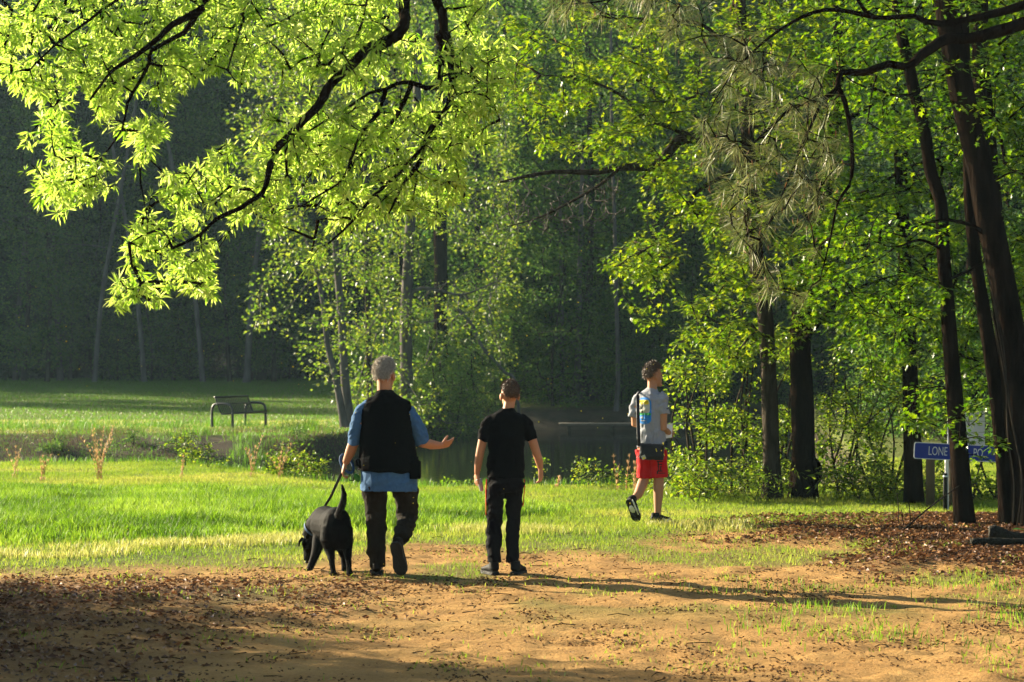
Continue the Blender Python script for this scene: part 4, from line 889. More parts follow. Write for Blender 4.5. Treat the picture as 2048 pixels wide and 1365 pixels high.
def shoe(parent, heel, d, up, L, W, mu, ms, ankle=None, H=.085, extra=None):
    "heel = back of the sole on the ground side"
    heel = np.asarray(heel, float); d = unit(d); up = unit(np.asarray(up, float) - d * np.dot(up, d)); s = np.cross(d, up)
    mb = MB(); t = [0, .06, .22, .42, .62, .82, .95, 1.0]; hh = [.5, .92, 1.0, .86, .66, .50, .36, .15]; ww = [.5, .72, .78, .80, .96, .98, .72, .3]
    for k_ in range(1): mb.tube([heel + d * L * a + up * (H * h_ * .5 + .014) for a, h_ in zip(t, hh)], [(W * .5 * q, H * .5 * h_) for q, h_ in zip(ww, hh)], 16, s)
    mb.tube([heel + d * L * .17 + up * H * .5, heel + d * L * .17 + up * (H + .025)], [(.043, .052), (.040, .046)], 14, s)
    o = mb.fused("shoe", mu, parent, .006, 3, .5)
    sb = MB(); V = []; T2 = [0, .03, .1, .25, .42, .6, .75, .88, .96, 1.0]; W2 = [.35, .62, .8, .84, .78, .92, 1.04, .92, .62, .25]
    n_ = len(T2)
    for z in (0.0, .026):
        for sgn in (1, -1):
            for a, q in zip(T2, W2): V.append(heel + d * L * (a * 1.02 - .01) + s * sgn * W * .52 * q + up * (z - .004))
    Fc = []
    for i in range(n_ - 1):
        Fc += [(i, i + 1, n_ + i + 1, n_ + i), (2 * n_ + i, 3 * n_ + i, 3 * n_ + i + 1, 2 * n_ + i + 1), (i, 2 * n_ + i, 2 * n_ + i + 1, i + 1), (n_ + i, n_ + i + 1, 3 * n_ + i + 1, 3 * n_ + i)]
    Fc += [(0, n_, 3 * n_, 2 * n_), (n_ - 1, 3 * n_ - 1, 4 * n_ - 1, 2 * n_ - 1)]
    sb.add(V, Fc); so = sb.build("sole", ms, o, smooth=False)
    if extra: extra(o, heel, d, up, s, L, W)
    return o
def torso(mb, levels, ref=(1, 0, 0), seg=20):
    mb.tube([(cx, cy_, z) for z, cx, cy_, rx, ry in levels], [(rx, ry) for z, cx, cy_, rx, ry in levels], seg, ref)

# ------------------------------------------------------------------ man in the black vest
man = thing("person", "grey haired man in black vest and blue shirt walking away with arm held out", "person", tuple(P(765, 1151, 20) * [1, 1, 0] + [0, 0, gz(-1.08, 20.0)]))
HC = (.022, .02, 1.655); b = MB()
head(b, HC, .98, .35, (.02, .0, 1.50), .062)
torso(b, [(.80, .055, 0, .15, .11), (.95, .05, .02, .17, .13), (1.1, .04, .02, .165, .13), (1.3, .03, .0, .17, .12), (1.42, .03, 0, .15, .09), (1.5, .025, 0, .07, .06)])
b.tube([(-.14, 0, 1.40), (-.20, .0, 1.25), (-.24, .01, 1.10), (-.270, .04, 1.02), (-.312, .08, .925)], [.058, .052, .046, .044, .030], 12); hand(b, (-.313, .08, .925), (-.30, .10, -1), (.9, .1, -.2), (0, .8, .2), 1.02, 1.1)
b.tube([(.18, 0, 1.39), (.27, .02, 1.24), (.335, .05, 1.09), (.395, .14, 1.075), (.475, .26, 1.06)], [.058, .054, .049, .043, .030], 12); hand(b, (.475, .26, 1.06), (.66, .68, .14), (-.45, .5, .55), (-.1, -.1, 1), 1.05, .25, .25)
b.tube([(-.05, 0, .85), (-.055, .03, .48), (-.05, 0, .28), (-.045, 0, .09)], [.075, .052, .048, .04], 12); b.tube([(.15, 0, .85), (.20, .12, .46), (.17, -.06, .36), (.145, -.18, .29)], [.075, .052, .044, .034], 12)
b.ell((-.045, .06, .05), (.04, .11, .035)); b.ell((.153, -.185, .17), (.028, .028, .085))
b.fused("body", M['skin'], man, .0055, 4, .4)
eyes(HC, .98, .35, man)
hair(HC, .98, .35, M['greyhair'], man, 5200, .036, [-.52, -.45, -.02, .42, .55], 1.02, (0, -.35, 0), .06, 3)
b = MB(); torso(b, [(.690, .054, 0, .243, .158), (.76, .055, 0, .245, .162), (.86, .052, 0, .238, .16), (1.05, .04, .01, .215, .15), (1.25, .03, 0, .195, .135), (1.38, .03, 0, .19, .11), (1.46, .028, 0, .14, .085), (1.51, .025, 0, .075, .068)])
b.tube([(-.10, 0, 1.42), (-.175, 0, 1.36), (-.215, .0, 1.24), (-.236, .008, 1.13), (-.242, .012, 1.075)], [.06, .066, .064, .060, .056], 14)
b.tube([(.14, 0, 1.41), (.215, 0, 1.35), (.262, .02, 1.26), (.31, .04, 1.15), (.336, .055, 1.088)], [.06, .068, .070, .066, .064], 14)
b.fused("shirt", M['blueshirt'], man, .007, 5, .5, (.026, .11, 1))
b = MB(); torso(b, [(.855, .045, 0, .256, .180), (.90, .047, 0, .258, .182), (1.0, .042, .005, .244, .175), (1.15, .032, .005, .226, .160), (1.3, .032, 0, .219, .145), (1.38, .031, -.005, .226, .122), (1.43, .030, -.008, .20, .104), (1.475, .027, -.008, .115, .085), (1.515, .025, -.006, .078, .075), (1.535, .025, -.004, .072, .070)])
b.tube([(.03, 0, 1.43), (-.10, 0, 1.40), (-.150, 0, 1.36)], [.085, .075, .055], 14); b.tube([(.03, 0, 1.43), (.16, 0, 1.39), (.205, 0, 1.35)], [.085, .075, .055], 14)
vo = b.fused("vest", M['vest'], man, .007, 5, .5, (.014, .12, 2))
b = MB(); b.box((.275, -.02, .87), (.045, .10, .072)); b.box((.262, -.02, .95), (.035, .08, .03)); pk = b.fused("pocket", M['vest'], vo, .008, 4, 1.0)
b = MB(); b.box((-.205, .0, .93), (.022, .06, .03)); b.fused("pocket", M['vest'], vo, .006, 3, 1.0)
b = MB(); torso(b, [(.70, .055, 0, .205, .13), (.80, .055, 0, .22, .145), (.90, .055, 0, .20, .13)])
b.tube([(-.055, 0, .82), (-.062, .005, .70), (-.060, .03, .52), (-.055, .015, .42), (-.050, -.005, .26), (-.043, -.012, .14), (-.042, -.012, .055)], [(.118, .125), (.108, .115), (.093, .095), (.086, .09), (.084, .086), (.078, .08), (.074, .082)], 16)
b.tube([(.165, 0, .82), (.185, .045, .70), (.205, .105, .55), (.205, .115, .47), (.192, .03, .405), (.172, -.08, .345), (.158, -.19, .30)], [(.122, .125), (.112, .115), (.098, .10), (.092, .096), (.086, .085), (.076, .074), (.068, .066)], 16)
b.fused("trousers", M['trouser'], man, .007, 4, .5, (.036, .11, 3))
shoe(man, (-.045, -.085, .0), (-.05, 1, 0), (0, 0, 1), .30, .108, M['boot'], M['sole'], H=.10)
shoe(man, (.118, -.30, .285), (.16, .36, -.86), (.15, .86, .38), .30, .112, M['boot'], M['sole'], H=.10)

# ------------------------------------------------------------------ boy in the black tee
boy = thing("person", "boy in plain black tee and dark trousers with red side stripe walking away", "person", tuple(P(1010, 1151, 20) * [1, 1, 0] + [0, 0, gz(-.06, 20.0)]))
HC = (.036, .02, 1.487); b = MB()
head(b, HC, .90, -.30, (.025, .0, 1.36), .046)
torso(b, [(.75, .005, 0, .11, .085), (.9, .005, 0, .115, .085), (1.1, .01, 0, .12, .085), (1.25, .015, 0, .13, .085), (1.32, .018, 0, .11, .07), (1.37, .022, 0, .05, .05)])
b.tube([(-.115, 0, 1.28), (-.175, .0, 1.16), (-.206, .01, 1.02), (-.222, .03, .93), (-.233, .05, .835)], [.034, .040, .036, .034, .023], 12); hand(b, (-.233, .05, .835), (-.02, .12, -1), (.8, .5, 0), (.2, 1, 0), .92, .95)
b.tube([(.145, 0, 1.28), (.215, .0, 1.16), (.262, .01, 1.01), (.285, .03, .94), (.297, .05, .875)], [.034, .040, .036, .034, .023], 12); hand(b, (.297, .05, .875), (.05, .15, -1), (-.85, .4, 0), (-.3, 1, 0), .92, .75)
b.tube([(-.07, 0, .80), (-.088, .008, .45), (-.090, 0, .20), (-.086, 0, .08)], [.055, .042, .038, .032], 12); b.tube([(.08, 0, .80), (.070, .02, .45), (.064, .0, .20), (.066, 0, .08)], [.055, .042, .036, .030], 12)
b.ell((-.10, .03, .05), (.035, .08, .03)); b.ell((.09, .03, .05), (.035, .08, .03))
b.fused("body", M['skin'], boy, .0052, 4, .45); eyes(HC, .90, -.30, boy)
hair(HC, .90, -.30, M['brownhair'], boy, 2600, .020, [-.50, -.42, -.02, .40, .52], 1.0, (0, -.1, .3), .05, 4, .003)
b = MB(); torso(b, [(.80, .004, 0, .160, .115), (.86, .004, 0, .158, .115), (1.0, .008, 0, .152, .112), (1.15, .014, 0, .152, .108), (1.27, .016, 0, .158, .098), (1.325, .018, 0, .135, .082), (1.36, .022, 0, .085, .066), (1.385, .024, 0, .058, .055)])
b.tube([(-.09, 0, 1.30), (-.135, 0, 1.275), (-.165, 0, 1.20), (-.188, .0, 1.115)], [.048, .052, .052, .052], 14); b.tube([(.125, 0, 1.30), (.17, 0, 1.275), (.205, 0, 1.20), (.232, .0, 1.115)], [.048, .052, .052, .052], 14)
b.fused("tee_shirt", M['black'], boy, .007, 4, .5, (.024, .11, 5))
b = MB(); torso(b, [(.68, .004, 0, .145, .10), (.76, .004, 0, .152, .108), (.84, .004, 0, .145, .10)])
b.tube([(-.072, 0, .76), (-.082, .0, .62), (-.090, .01, .46), (-.092, .005, .34), (-.090, -.005, .20), (-.088, -.01, .10)], [(.082, .09), (.074, .082), (.066, .07), (.062, .066), (.062, .066), (.062, .068)], 16)
b.tube([(.080, 0, .76), (.078, .02, .62), (.072, .025, .46), (.066, .015, .34), (.063, .0, .20), (.062, -.005, .09)], [(.084, .09), (.074, .082), (.064, .07), (.060, .066), (.058, .062), (.056, .06)], 16)
tro = b.fused("trousers", M['navytrouser'], boy, .007, 4, .5, (.034, .10, 6))
b = MB(); b.tube([(-.153, -.01, .79), (-.158, -.01, .70), (-.158, -.008, .58), (-.158, -.008, .49)], [(.005, .015)] * 4, 8, (1, 0, 0)); b.build("stripe", M['redcloth'], tro)
b = MB(); b.tube([(.160, -.01, .79), (.164, -.01, .73), (.158, -.0, .66), (.150, .005, .56)], [(.004, .012)] * 4, 8, (1, 0, 0)); b.build("stripe", M['redcloth'], tro)
shoe(boy, (-.075, -.06, 0), (-.38, .9, 0), (0, 0, 1), .26, .095, M['shoe'], M['sole'], H=.085); shoe(boy, (.075, -.07, 0), (.28, .92, 0), (0, 0, 1), .26, .095, M['shoe'], M['sole'], H=.085)
bp = np.array(boy.location); cup = thing("plastic_cup", "small clear shiny plastic cup held low in the black shirted boy's hand", "cup", tuple(bp + [-.215, .05, .735]))
b = MB(); b.tube([(.02, 0, -.045), (.012, .0, .0), (-.005, 0, .05)], [.016, .020, .023], 14, cap=False); b.tube([(.02, 0, -.046), (.0215, 0, -.0475)], [.016, .015], 14); b.build("cup_wall", M['clear'], cup)
b = MB(); b.tube([(-.0052, 0, .050), (-.0062, 0, .0525), (-.0070, 0, .055)], [.0235, .0255, .0235], 14, cap=False); b.build("rim", M['white'], cup)

# ------------------------------------------------------------------ boy in the grey tee and red shorts
YB = 25.75; s0 = P(1310, 1045, YB); kid = thing("person", "boy in grey tee and red shorts looking right with a bag across his back", "person", (s0[0], YB, gz(s0[0], YB)))
yw = .60; A = yawm(yw); RR = A[:, 0]; FF = A[:, 1]
def K(cx, z, u=0, v=0): return np.array([cx, 0, z]) + RR * u + FF * v
HC = np.array([-.012, .02, 1.575]); b = MB(); HY = 1.05
head(b, HC, .97, HY, (-.03, .0, 1.43), .05)
torso(b, [(.80, -.035, 0, .115, .09), (1.0, -.04, 0, .12, .088), (1.2, -.045, 0, .135, .09), (1.35, -.045, 0, .13, .08), (1.40, -.035, 0, .07, .06), (1.44, -.03, 0, .05, .05)], RR)
b.tube([K(-.045, 1.33, -.14), K(-.045, 1.20, -.205), K(-.05, 1.05, -.21, .02), K(-.045, 1.02, -.17, .12), K(-.045, 1.0, -.08, .22)], [.034, .042, .038, .034, .024], 12); hand(b, K(-.045, 1.0, -.08, .22), RR * .7 + FF * .7, -FF * .3 + UP, UP, .95, .7)
eR = np.array([.085, -.10, 1.012]); wR = np.array([.165, .08, .955])
b.tube([K(-.045, 1.33, .14), np.array([.085, -.11, 1.20]), eR, (eR + wR) / 2, wR], [.034, .042, .038, .034, .024], 12); hand(b, wR, (.45, .85, -.25), (-.75, .35, .3), (-.1, .2, 1), .95, .8)
b.tube([K(-.05, .82, -.075), np.array([-.10, .04, .50]), np.array([-.135, -.01, .42]), np.array([-.185, -.10, .31]), np.array([-.235, -.14, .265])], [.078, .056, .058, .05, .034], 14)
b.tube([K(-.03, .82, .075), np.array([.040, .0, .50]), np.array([.036, -.02, .36]), np.array([.030, -.015, .20]), np.array([.026, -.01, .07])], [.080, .058, .056, .044, .034], 14)
b.ell((.06, .03, .05), (.06, .06, .03)); b.ell((-.226, -.150, .165), (.026, .026, .08))
b.fused("body", M['skin'], kid, .0055, 4, .45); eyes(HC, .97, HY, kid)
hair(HC, .97, HY, M['brownhair'], kid, 3400, .034, [-.42, -.38, .02, .35, .42], 1.02, (0, .25, .0), .10, 5, .0035)
b = MB(); torso(b, [(.80, -.035, 0, .168, .125), (.86, -.035, 0, .165, .125), (1.0, -.038, 0, .162, .120), (1.2, -.045, 0, .170, .118), (1.32, -.046, 0, .176, .108), (1.375, -.044, 0, .150, .09), (1.415, -.036, 0, .09, .07), (1.445, -.032, 0, .064, .06)], RR)
b.tube([K(-.045, 1.37, -.12), K(-.045, 1.33, -.175), K(-.045, 1.24, -.21), K(-.047, 1.13, -.222)], [.05, .054, .056, .058], 14)
b.tube([K(-.045, 1.37, .12), K(-.045, 1.33, .165), np.array([.082, -.11, 1.25]), np.array([.092, -.115, 1.165])], [.05, .054, .057, .060], 14)
tee = b.fused("tee_shirt", M['greytee'], kid, .007, 5, .5, (.030, .11, 9))
b = MB(); torso(b, [(.70, -.03, 0, .155, .12), (.78, -.035, 0, .155, .118), (.83, -.035, 0, .14, .105)], RR)
b.tube([K(-.05, .78, -.075), np.array([-.105, .03, .62]), np.array([-.112, .03, .475])], [(.095, .11), (.088, .10), (.086, .098)], 16, RR); b.tube([K(-.03, .78, .075), np.array([.040, -.02, .62]), np.array([.044, -.02, .485])], [(.098, .11), (.093, .102), (.09, .10)], 16, RR)
sho = b.fused("shorts", M['redcloth'], kid, .007, 4, .5, (.018, .10, 12))
def swoosh(o, heel, d, up, s, L, W, sd=1):
    q = lambda a, h_, off: heel + d * L * a + up * h_ + s * sd * off
    m_ = MB(); pts = [q(.40, .050, W * .46), q(.55, .028, W * .50), q(.66, .026, W * .50), q(.80, .050, W * .46)]
    m_.tube([pts[0], pts[1], pts[2]], [(.002, .003), (.004, .008), (.004, .006)], 6, s); m_.tube([pts[2], pts[3]], [(.004, .006), (.002, .003)], 6, s); m_.build("tick_mark", M['palesole'], o)
    l_ = MB(); k0 = heel + d * L * .38 + up * .09; l_.tube([k0, k0 + up * .03 + d * .03, k0 + up * .02 + d * .08], .003, 6); l_.build("lace", M['ink'], o)
shoe(kid, (-.035, -.06, 0), (.82, .57, 0), (0, 0, 1), .265, .095, M['shoe'], M['palesole'], H=.085, extra=lambda *a: swoosh(*a, sd=1))
o = shoe(kid, (-.295, -.235, .262), (.33, .30, -.80), (.42, .80, .42), .275, .10, M['shoe'], M['sole'], H=.085, extra=lambda *a: swoosh(*a, sd=1))
d = unit((.33, .30, -.80)); u_ = np.array([.42, .80, .42]); u_ = unit(u_ - d * np.dot(u_, d)); sv = np.cross(d, u_); h0 = np.array([-.295, -.235, .262])
b = MB(); b.tube([h0 + d * .275 * a - u_ * .0055 for a in (.26, .36, .5, .58)], [(.016, .003), (.030, .004), (.030, .004), (.018, .003)], 10, sv); b.build("sole_patch", M['palesole'], o)
b = MB(); b.tube([h0 + d * .275 * a + sv * .046 - u_ * .003 for a in (.02, .2, .45, .7)], [.006, .009, .009, .005], 8, sv); b.build("sole_edge", M['palesole'], o)
# prints, laid on the cloth
def bvh(o): 
    me = o.data; return BVHTree.FromPolygons([v.co[:] for v in me.vertices], [p.vertices[:] for p in me.polygons])
def decal(name, tree, ring, material, parent, off, dirv, n_=10):
    "flat print that follows the cloth: outline ring of (x,z) filled by concentric rings"
    ring = np.array(ring); c = ring.mean(0); V = []; Fc = []; k = len(ring); dv = Vector(dirv).normalized()
    for i in range(n_ + 1):
        for p in c + (ring - c) * (i / n_ if i else .001):
            h_ = tree.ray_cast(Vector((p[0], 0, p[1])) - dv * 1.0, dv); q = h_[0] if h_[0] is not None else Vector((p[0], -.15, p[1])); V.append(np.array(q) - np.array(dv) * off)
    for i in range(n_):
        for j in range(k): Fc.append((i * k + j, i * k + (j + 1) % k, (i + 1) * k + (j + 1) % k, (i + 1) * k + j))
    m_ = MB(); m_.add(V, Fc); return m_.build(name, material, parent)
def rrect(x0, x1, z0, z1, r, n_=6):
    out = []
    for cx, cz, a0 in ((x1 - r, z1 - r, 0), (x0 + r, z1 - r, 90), (x0 + r, z0 + r, 180), (x1 - r, z0 + r, 270)):
        for i in range(n_ + 1): a = math.radians(a0 + 90 * i / n_); out.append((cx + r * math.cos(a), cz + r * math.sin(a)))
    dense = []
    for i in range(len(out)):
        p, q = np.array(out[i]), np.array(out[(i + 1) % len(out)]); m_ = max(1, int(np.linalg.norm(q - p) / .015))
        for t in range(m_): dense.append(tuple(p + (q - p) * t / m_))
    return dense
tb = bvh(tee); DV = (0, 1, 0)
decal("print_badge", tb, rrect(-.186, -.046, 1.058, 1.346, .062), M['printblue'], tee, .003, DV)
decal("print_sky", tb, rrect(-.178, -.062, 1.178, 1.315, .03), M['printpale'], tee, .005, DV)
decal("print_shore", tb, rrect(-.180, -.052, 1.155, 1.180, .008), M['printgreen'], tee, .006, DV)
decal("print_banner", tb, rrect(-.180, -.075, 1.270, 1.318, .008), M['yellow'], tee, .007, DV)
decal("print_path", tb, [(-.145, 1.265), (-.141, 1.265), (-.138, 1.20), (-.128, 1.172), (-.134, 1.172), (-.141, 1.19), (-.146, 1.172), (-.152, 1.172), (-.146, 1.20)], M['ink'], tee, .0065, DV, 3)
decal("print_dot", tb, [(-.142 + .012 * math.cos(t), 1.128 + .012 * math.sin(t)) for t in np.arange(12) * .5236], M['printpale'], tee, .007, DV, 3)
decal("print_script", tb, rrect(-.158, -.112, 1.092, 1.100, .003), M['printpale'], tee, .007, DV, 3)
decal("sleeve_mark", tb, rrect(.112, .140, 1.222, 1.232, .003), M['ink'], tee, .004, DV, 3)
def text_on(name, tree, body, x, z, size, material, parent, off, stretch=1.0):
    cu = bpy.data.curves.new("t", 'FONT'); cu.body = body; cu.size = size; cu.align_x = 'LEFT'; cu.align_y = 'CENTER'; cu.resolution_u = 3
    to = bpy.data.objects.new("t", cu); COL.objects.link(to); me = bpy.data.meshes.new_from_object(to.evaluated_get(bpy.context.evaluated_depsgraph_get())); me.name = name; COL.objects.unlink(to); bpy.data.objects.remove(to)
    for v in me.vertices:
        px_, pz_ = x + v.co.x * stretch, z + v.co.y
        if tree is None: v.co = (px_, -off, pz_)
        else:
            h_ = tree.ray_cast(Vector((px_, -1, pz_)), Vector((0, 1, 0))); v.co = (px_, (h_[0].y if h_[0] is not None else -.15) - off, pz_)
    me.materials.clear(); me.materials.append(material); return obj(name, me, parent)
text_on("lettering", tb, "CROZET", -.174, 1.294, .034, M['ink'], tee, .0085, .72)
sb_ = bvh(sho)
for ring in [rrect(.010, .075, .655, .668, .005), rrect(.022, .070, .625, .636, .004), rrect(.020, .034, .60, .66, .005), rrect(.045, .066, .60, .612, .004), rrect(.026, .036, .565, .61, .004), rrect(.048, .060, .565, .61, .005), rrect(.018, .075, .553, .566, .005), rrect(.012, .026, .528, .56, .005), rrect(.030, .105, .532, .541, .004)]:
    decal("shorts_script", sb_, ring, M['ink'], sho, .004, DV, 3)
# shoulder bag
kp = np.array(kid.location); bag = thing("shoulder_bag", "black nylon shoulder bag with yellow pulls on the back of the grey shirted boy", "bag", tuple(kp + [-.045, -.185, .77]))
b = MB(); b.box((0, 0, 0), (.132, .038, .088), np.array([[.98, .15, .06], [-.15, .98, 0], [-.06, 0, .99]])); b.box((.0, -.03, .01), (.115, .02, .07), np.array([[.98, .15, .06], [-.15, .98, 0], [-.06, 0, .99]])); b.fused("bag_body", M['bag'], bag, .008, 6, 1.0, (.012, .08, 15))
b = MB(); b.tube([(-.135, -.01, .06), (-.140, .03, .2), (-.143, .045, .35), (-.145, .075, .50), (-.142, .13, .595), (-.135, .2, .632), (-.12, .27, .60), (-.02, .33, .40), (.09, .31, .22), (.150, .20, .12), (.165, .10, .10), (.142, .02, .055)], [(.004, .019)] * 12, 8, (0, 1, .3)); b.build("strap", M['bag'], bag)
b = MB(); b.tube([(-.12, -.035, -.035), (-.15, -.04, -.05), (-.165, -.03, -.075)], [(.004, .011)] * 3, 8); b.build("strap_tail", M['bag'], bag)
b = MB(); b.box((-.090, -.055, -.058), (.022, .003, .022), np.array([[.9, 0, -.4], [0, 1, 0], [.4, 0, .9]])); b.build("label_patch", M['printpale'], bag, False)
b = MB(); b.box((-.088, -.0585, -.066), (.013, .001, .010), np.array([[.9, 0, -.4], [0, 1, 0], [.4, 0, .9]])); b.build("patch_mark", M['yellow'], bag, False)
for q in [((.040, -.056, .035), (.050, -.058, .002)), ((.118, -.04, .10), (.122, -.045, .07)), ((.125, -.045, -.02), (.132, -.045, -.045))]:
    b = MB(); b.tube(list(q), .004, 6); b.build("zip_pull", M['yellow'], bag)
pp = thing("paper_sheet", "folded white paper held in front of the boy in red shorts", "paper", tuple(kp + [.125, .02, .965]))
b = MB(); V = []
for i, (x_, y_) in enumerate([(-.045, -.01), (.0, .012), (.06, .03)]): V += [(x_, y_, -.075 + i * .012), (x_ + .01, y_ + .02, .075 + i * .012)]
for i in range(6): V.append((V[i][0], V[i][1] + .002, V[i][2]))
b.add(V, [(0, 2, 3, 1), (2, 4, 5, 3), (6, 7, 9, 8), (8, 9, 11, 10), (0, 1, 7, 6), (4, 10, 11, 5), (1, 3, 9, 7), (3, 5, 11, 9), (0, 6, 8, 2), (2, 8, 10, 4)]); b.build("sheet", M['paper'], pp, False)

# ------------------------------------------------------------------ dog, leash, bag dispenser
d0 = P(672, 1152, 19.9); dz = gz(d0[0], 19.9); dog = thing("dog", "black labrador type dog seen from behind with head down and tail up", "dog", (d0[0], 19.9, dz)); dp = np.array(dog.location)
b = MB()
b.tube([(.008, -.10, .42), (.010, -.04, .425), (.0, .08, .42), (-.05, .25, .40), (-.12, .42, .40), (-.165, .54, .395), (-.185, .60, .38)], [(.06, .09), (.118, .145), (.122, .150), (.120, .145), (.124, .155), (.105, .140), (.07, .10)], 18, (1, .3, 0))
b.tube([(-.165, .50, .42), (-.225, .60, .36), (-.265, .64, .27)], [.10, .090, .078], 14)
b.ell((-.275, .65, .215), (.066, .078, .080)); b.tube([(-.28, .66, .20), (-.293, .68, .12), (-.30, .69, .065)], [(.052, .054), (.038, .044), (.030, .032)], 12)
b.tube([(.030, -.10, .50), (.045, -.16, .555), (.072, -.19, .62), (.080, -.195, .69), (.062, -.19, .775)], [.038, .034, .030, .024, .008], 12)
b.tube([(-.055, -.02, .40), (-.062, -.04, .30), (-.050, -.02, .22), (-.032, -.085, .145), (-.020, -.075, .06), (-.016, -.07, .03)], [(.072, .115), (.070, .10), (.046, .06), (.027, .032), (.023, .026), (.027, .03)], 14)
b.tube([(.075, -.01, .40), (.085, -.02, .30), (.092, .0, .22), (.106, -.06, .145), (.113, -.05, .06), (.115, -.045, .03)], [(.066, .11), (.062, .095), (.044, .058), (.027, .032), (.023, .026), (.027, .03)], 14)
b.tube([(-.06, .42, .34), (.0, .38, .22), (.040, .34, .12), (.046, .33, .03)], [(.055, .07), (.040, .045), (.027, .03), (.026, .028)], 12)
b.tube([(-.165, .44, .34), (-.180, .38, .22), (-.205, .33, .13), (-.243, .28, .03)], [(.062, .075), (.052, .06), (.036, .04), (.028, .03)], 12)
for q in ((-.016, -.055, .022), (.116, -.03, .022), (.047, .35, .022), (-.252, .29, .022)): b.ell(q, (.031, .045, .022))
b.ell((.006, -.03, .39), (.128, .12, .175))
b.fused("body", M['fur'], dog, .007, 7, .6, (.004, .05, 21))
db = [o for o in dog.children if o.name.startswith("body")][0]; n_ = len(db.data.vertices); co = np.zeros(n_ * 3); db.data.vertices.foreach_get("co", co); co = co.reshape(-1, 3); nr = np.zeros(n_ * 3); db.data.vertices.foreach_get("normal", nr); nr = nr.reshape(-1, 3)
sel = R.integers(0, n_, 9000); fd = unit(nr[sel] * .22 + np.array([.25, -.75, -.55]) + R.normal(0, .15, (9000, 3)))
ft = obj("coat", leaves("coat", co[sel] - nr[sel] * .003, fd, nr[sel] + R.normal(0, .3, (9000, 3)), R.uniform(.012, .024, 9000), .0035, T_DIAM, M['fur']), dog); ft["kind"] = "stuff"
for u in (-1, 1):
    e = MB(); c_ = np.array([-.275 + u * .066, .64, .240]); e.tube([c_ + [-u * .01, 0, .02], c_ + [u * .018, -.01, -.01], c_ + [u * .022, -.015, -.05]], [(.012, .03), (.010, .034), (.006, .016)], 10, (1, 0, 0)); e.build("ear", M['fur'], dog)
    e = MB(); e.ell((-.282 + u * .034, .712, .195), (.008, .006, .008), seg=8, rings=6); e.build("eye", M['eye'], dog)
e = MB(); e.ell((-.302, .702, .048), (.017, .014, .012)); e.build("nose", M['nose'], dog)
e = MB(); cc_ = np.array([-.226, .60, .355]); ax = unit([-.05, .07, -.075]); e.tube([cc_ - ax * .012, cc_ + ax * .012], [.098, .096], 20, cap=False); e.build("collar", M['bluestrap'], dog)
mp = np.array(man.location); hw = mp + np.array([-.338, .10, .86]); cl = dp + np.array([-.19, .60, .455])
leash = thing("leash", "dark dog leash looped on the man's hand and running down to the dog", "leash", tuple(hw)); b = MB()
b.tube([np.zeros(3), (cl - hw) * .5 + [0, 0, -.03], cl - hw], [(.013, .003)] * 3, 8, (1, .3, 0)); b.build("strap", M['strap'], leash)
b = MB(); th = np.arange(15) * 2 * math.pi / 14; b.tube([np.array([.035 + .048 * math.cos(t) - .03 * math.sin(t), -.01 + .045 * math.sin(t) * .6, .045 + .075 * math.sin(t) + .01]) for t in th], [(.004, .011)] * 15, 8, (0, 1, 0), cap=False); b.build("hand_loop", M['bluestrap'], leash)
b = MB(); b.tube([np.array([.075 + .020 * max(-1, min(1, 1.4 * math.cos(t))), -.03, -.04 + .042 * max(-1, min(1, 1.3 * math.sin(t)))]) for t in th], .0045, 8, (0, 1, 0), cap=False); b.build("carabiner", M['ink'], leash)
b = MB(); b.tube([cl - hw, cl - hw + np.array([-.005, .01, -.03])], .007, 8); b.build("clip", M['bolt'], leash)
gd = thing("bag_dispenser", "small green oval pouch dangling beside the leash carabiner", "pouch", tuple(hw + [.115, -.03, -.04]))
b = MB(); b.ell((.006, 0, -.020), (.027, .022, .040), np.array([[.85, 0, -.5], [0, 1, 0], [.5, 0, .85]])); b.build("pouch_shell", M['green'], gd)
b = MB(); b.tube([(-.03, 0, .045), (-.022, 0, .02), (-.01, 0, .005)], .004, 6); b.build("hanging_loop", M['green'], gd)

# ------------------------------------------------------------------ bench
bY = 62.0; rl = P(424, 855, bY); bx, by = rl[0], rl[1]
bench = thing("park_bench", "dark slatted metal bench with tubular arms standing on the far bank", "bench", (bx, by, gz(bx, by)))
ag = math.radians(29); D = np.array([math.cos(ag), -math.sin(ag), 0]); LV = np.array([math.sin(ag), math.cos(ag), 0]); BL = 1.48
prof = [(.085, .80), (.115, .74), (.19, .56), (.25, .43), (.29, .385), (.34, .37), (.50, .385), (.64, .415), (.675, .40)]
pt = lambda a, z, t: D * a + LV * t + UP * z
for t in (0.0, BL):
    b = MB(); zo = -.06
    b.tube(spline([pt(0, zo, t), pt(0, .30, t), pt(.01, .50, t), pt(.06, .60, t), pt(.16, .635, t), pt(.44, .635, t), pt(.58, .60, t), pt(.64, .50, t), pt(.65, .30, t), pt(.65, zo, t)], .06), .034, 12, LV); b.build("arm_frame", M['metal'], bench)
n_s = 18; one = None
for i in range(n_s):
    t = .05 + (BL - .10) * i / (n_s - 1)
    if one is None: b = MB(); b.tube([pt(a, z, 0) for a, z in prof], [(.031, .005)] * len(prof), 8, LV); one = b.mesh("slat", [M['metal']])
    o = obj("slat", one, bench); o.location = tuple(LV * t)
for nm, (a, z), r in (("top_rail", (.085, .805), .03), ("back_rail", (.165, .63), .022), ("seat_rail", (.30, .375), .022), ("front_rail", (.67, .405), .032)):
    b = MB(); b.tube([pt(a, z, .0), pt(a, z, BL)], r, 10); b.build(nm, M['metal'], bench)
for t in (.03, BL - .03):
    b = MB(); b.tube([pt(a, z, t) for a, z in prof], [(.028, .02)] * len(prof), 8, LV); b.build("side_rail", M['metal'], bench)
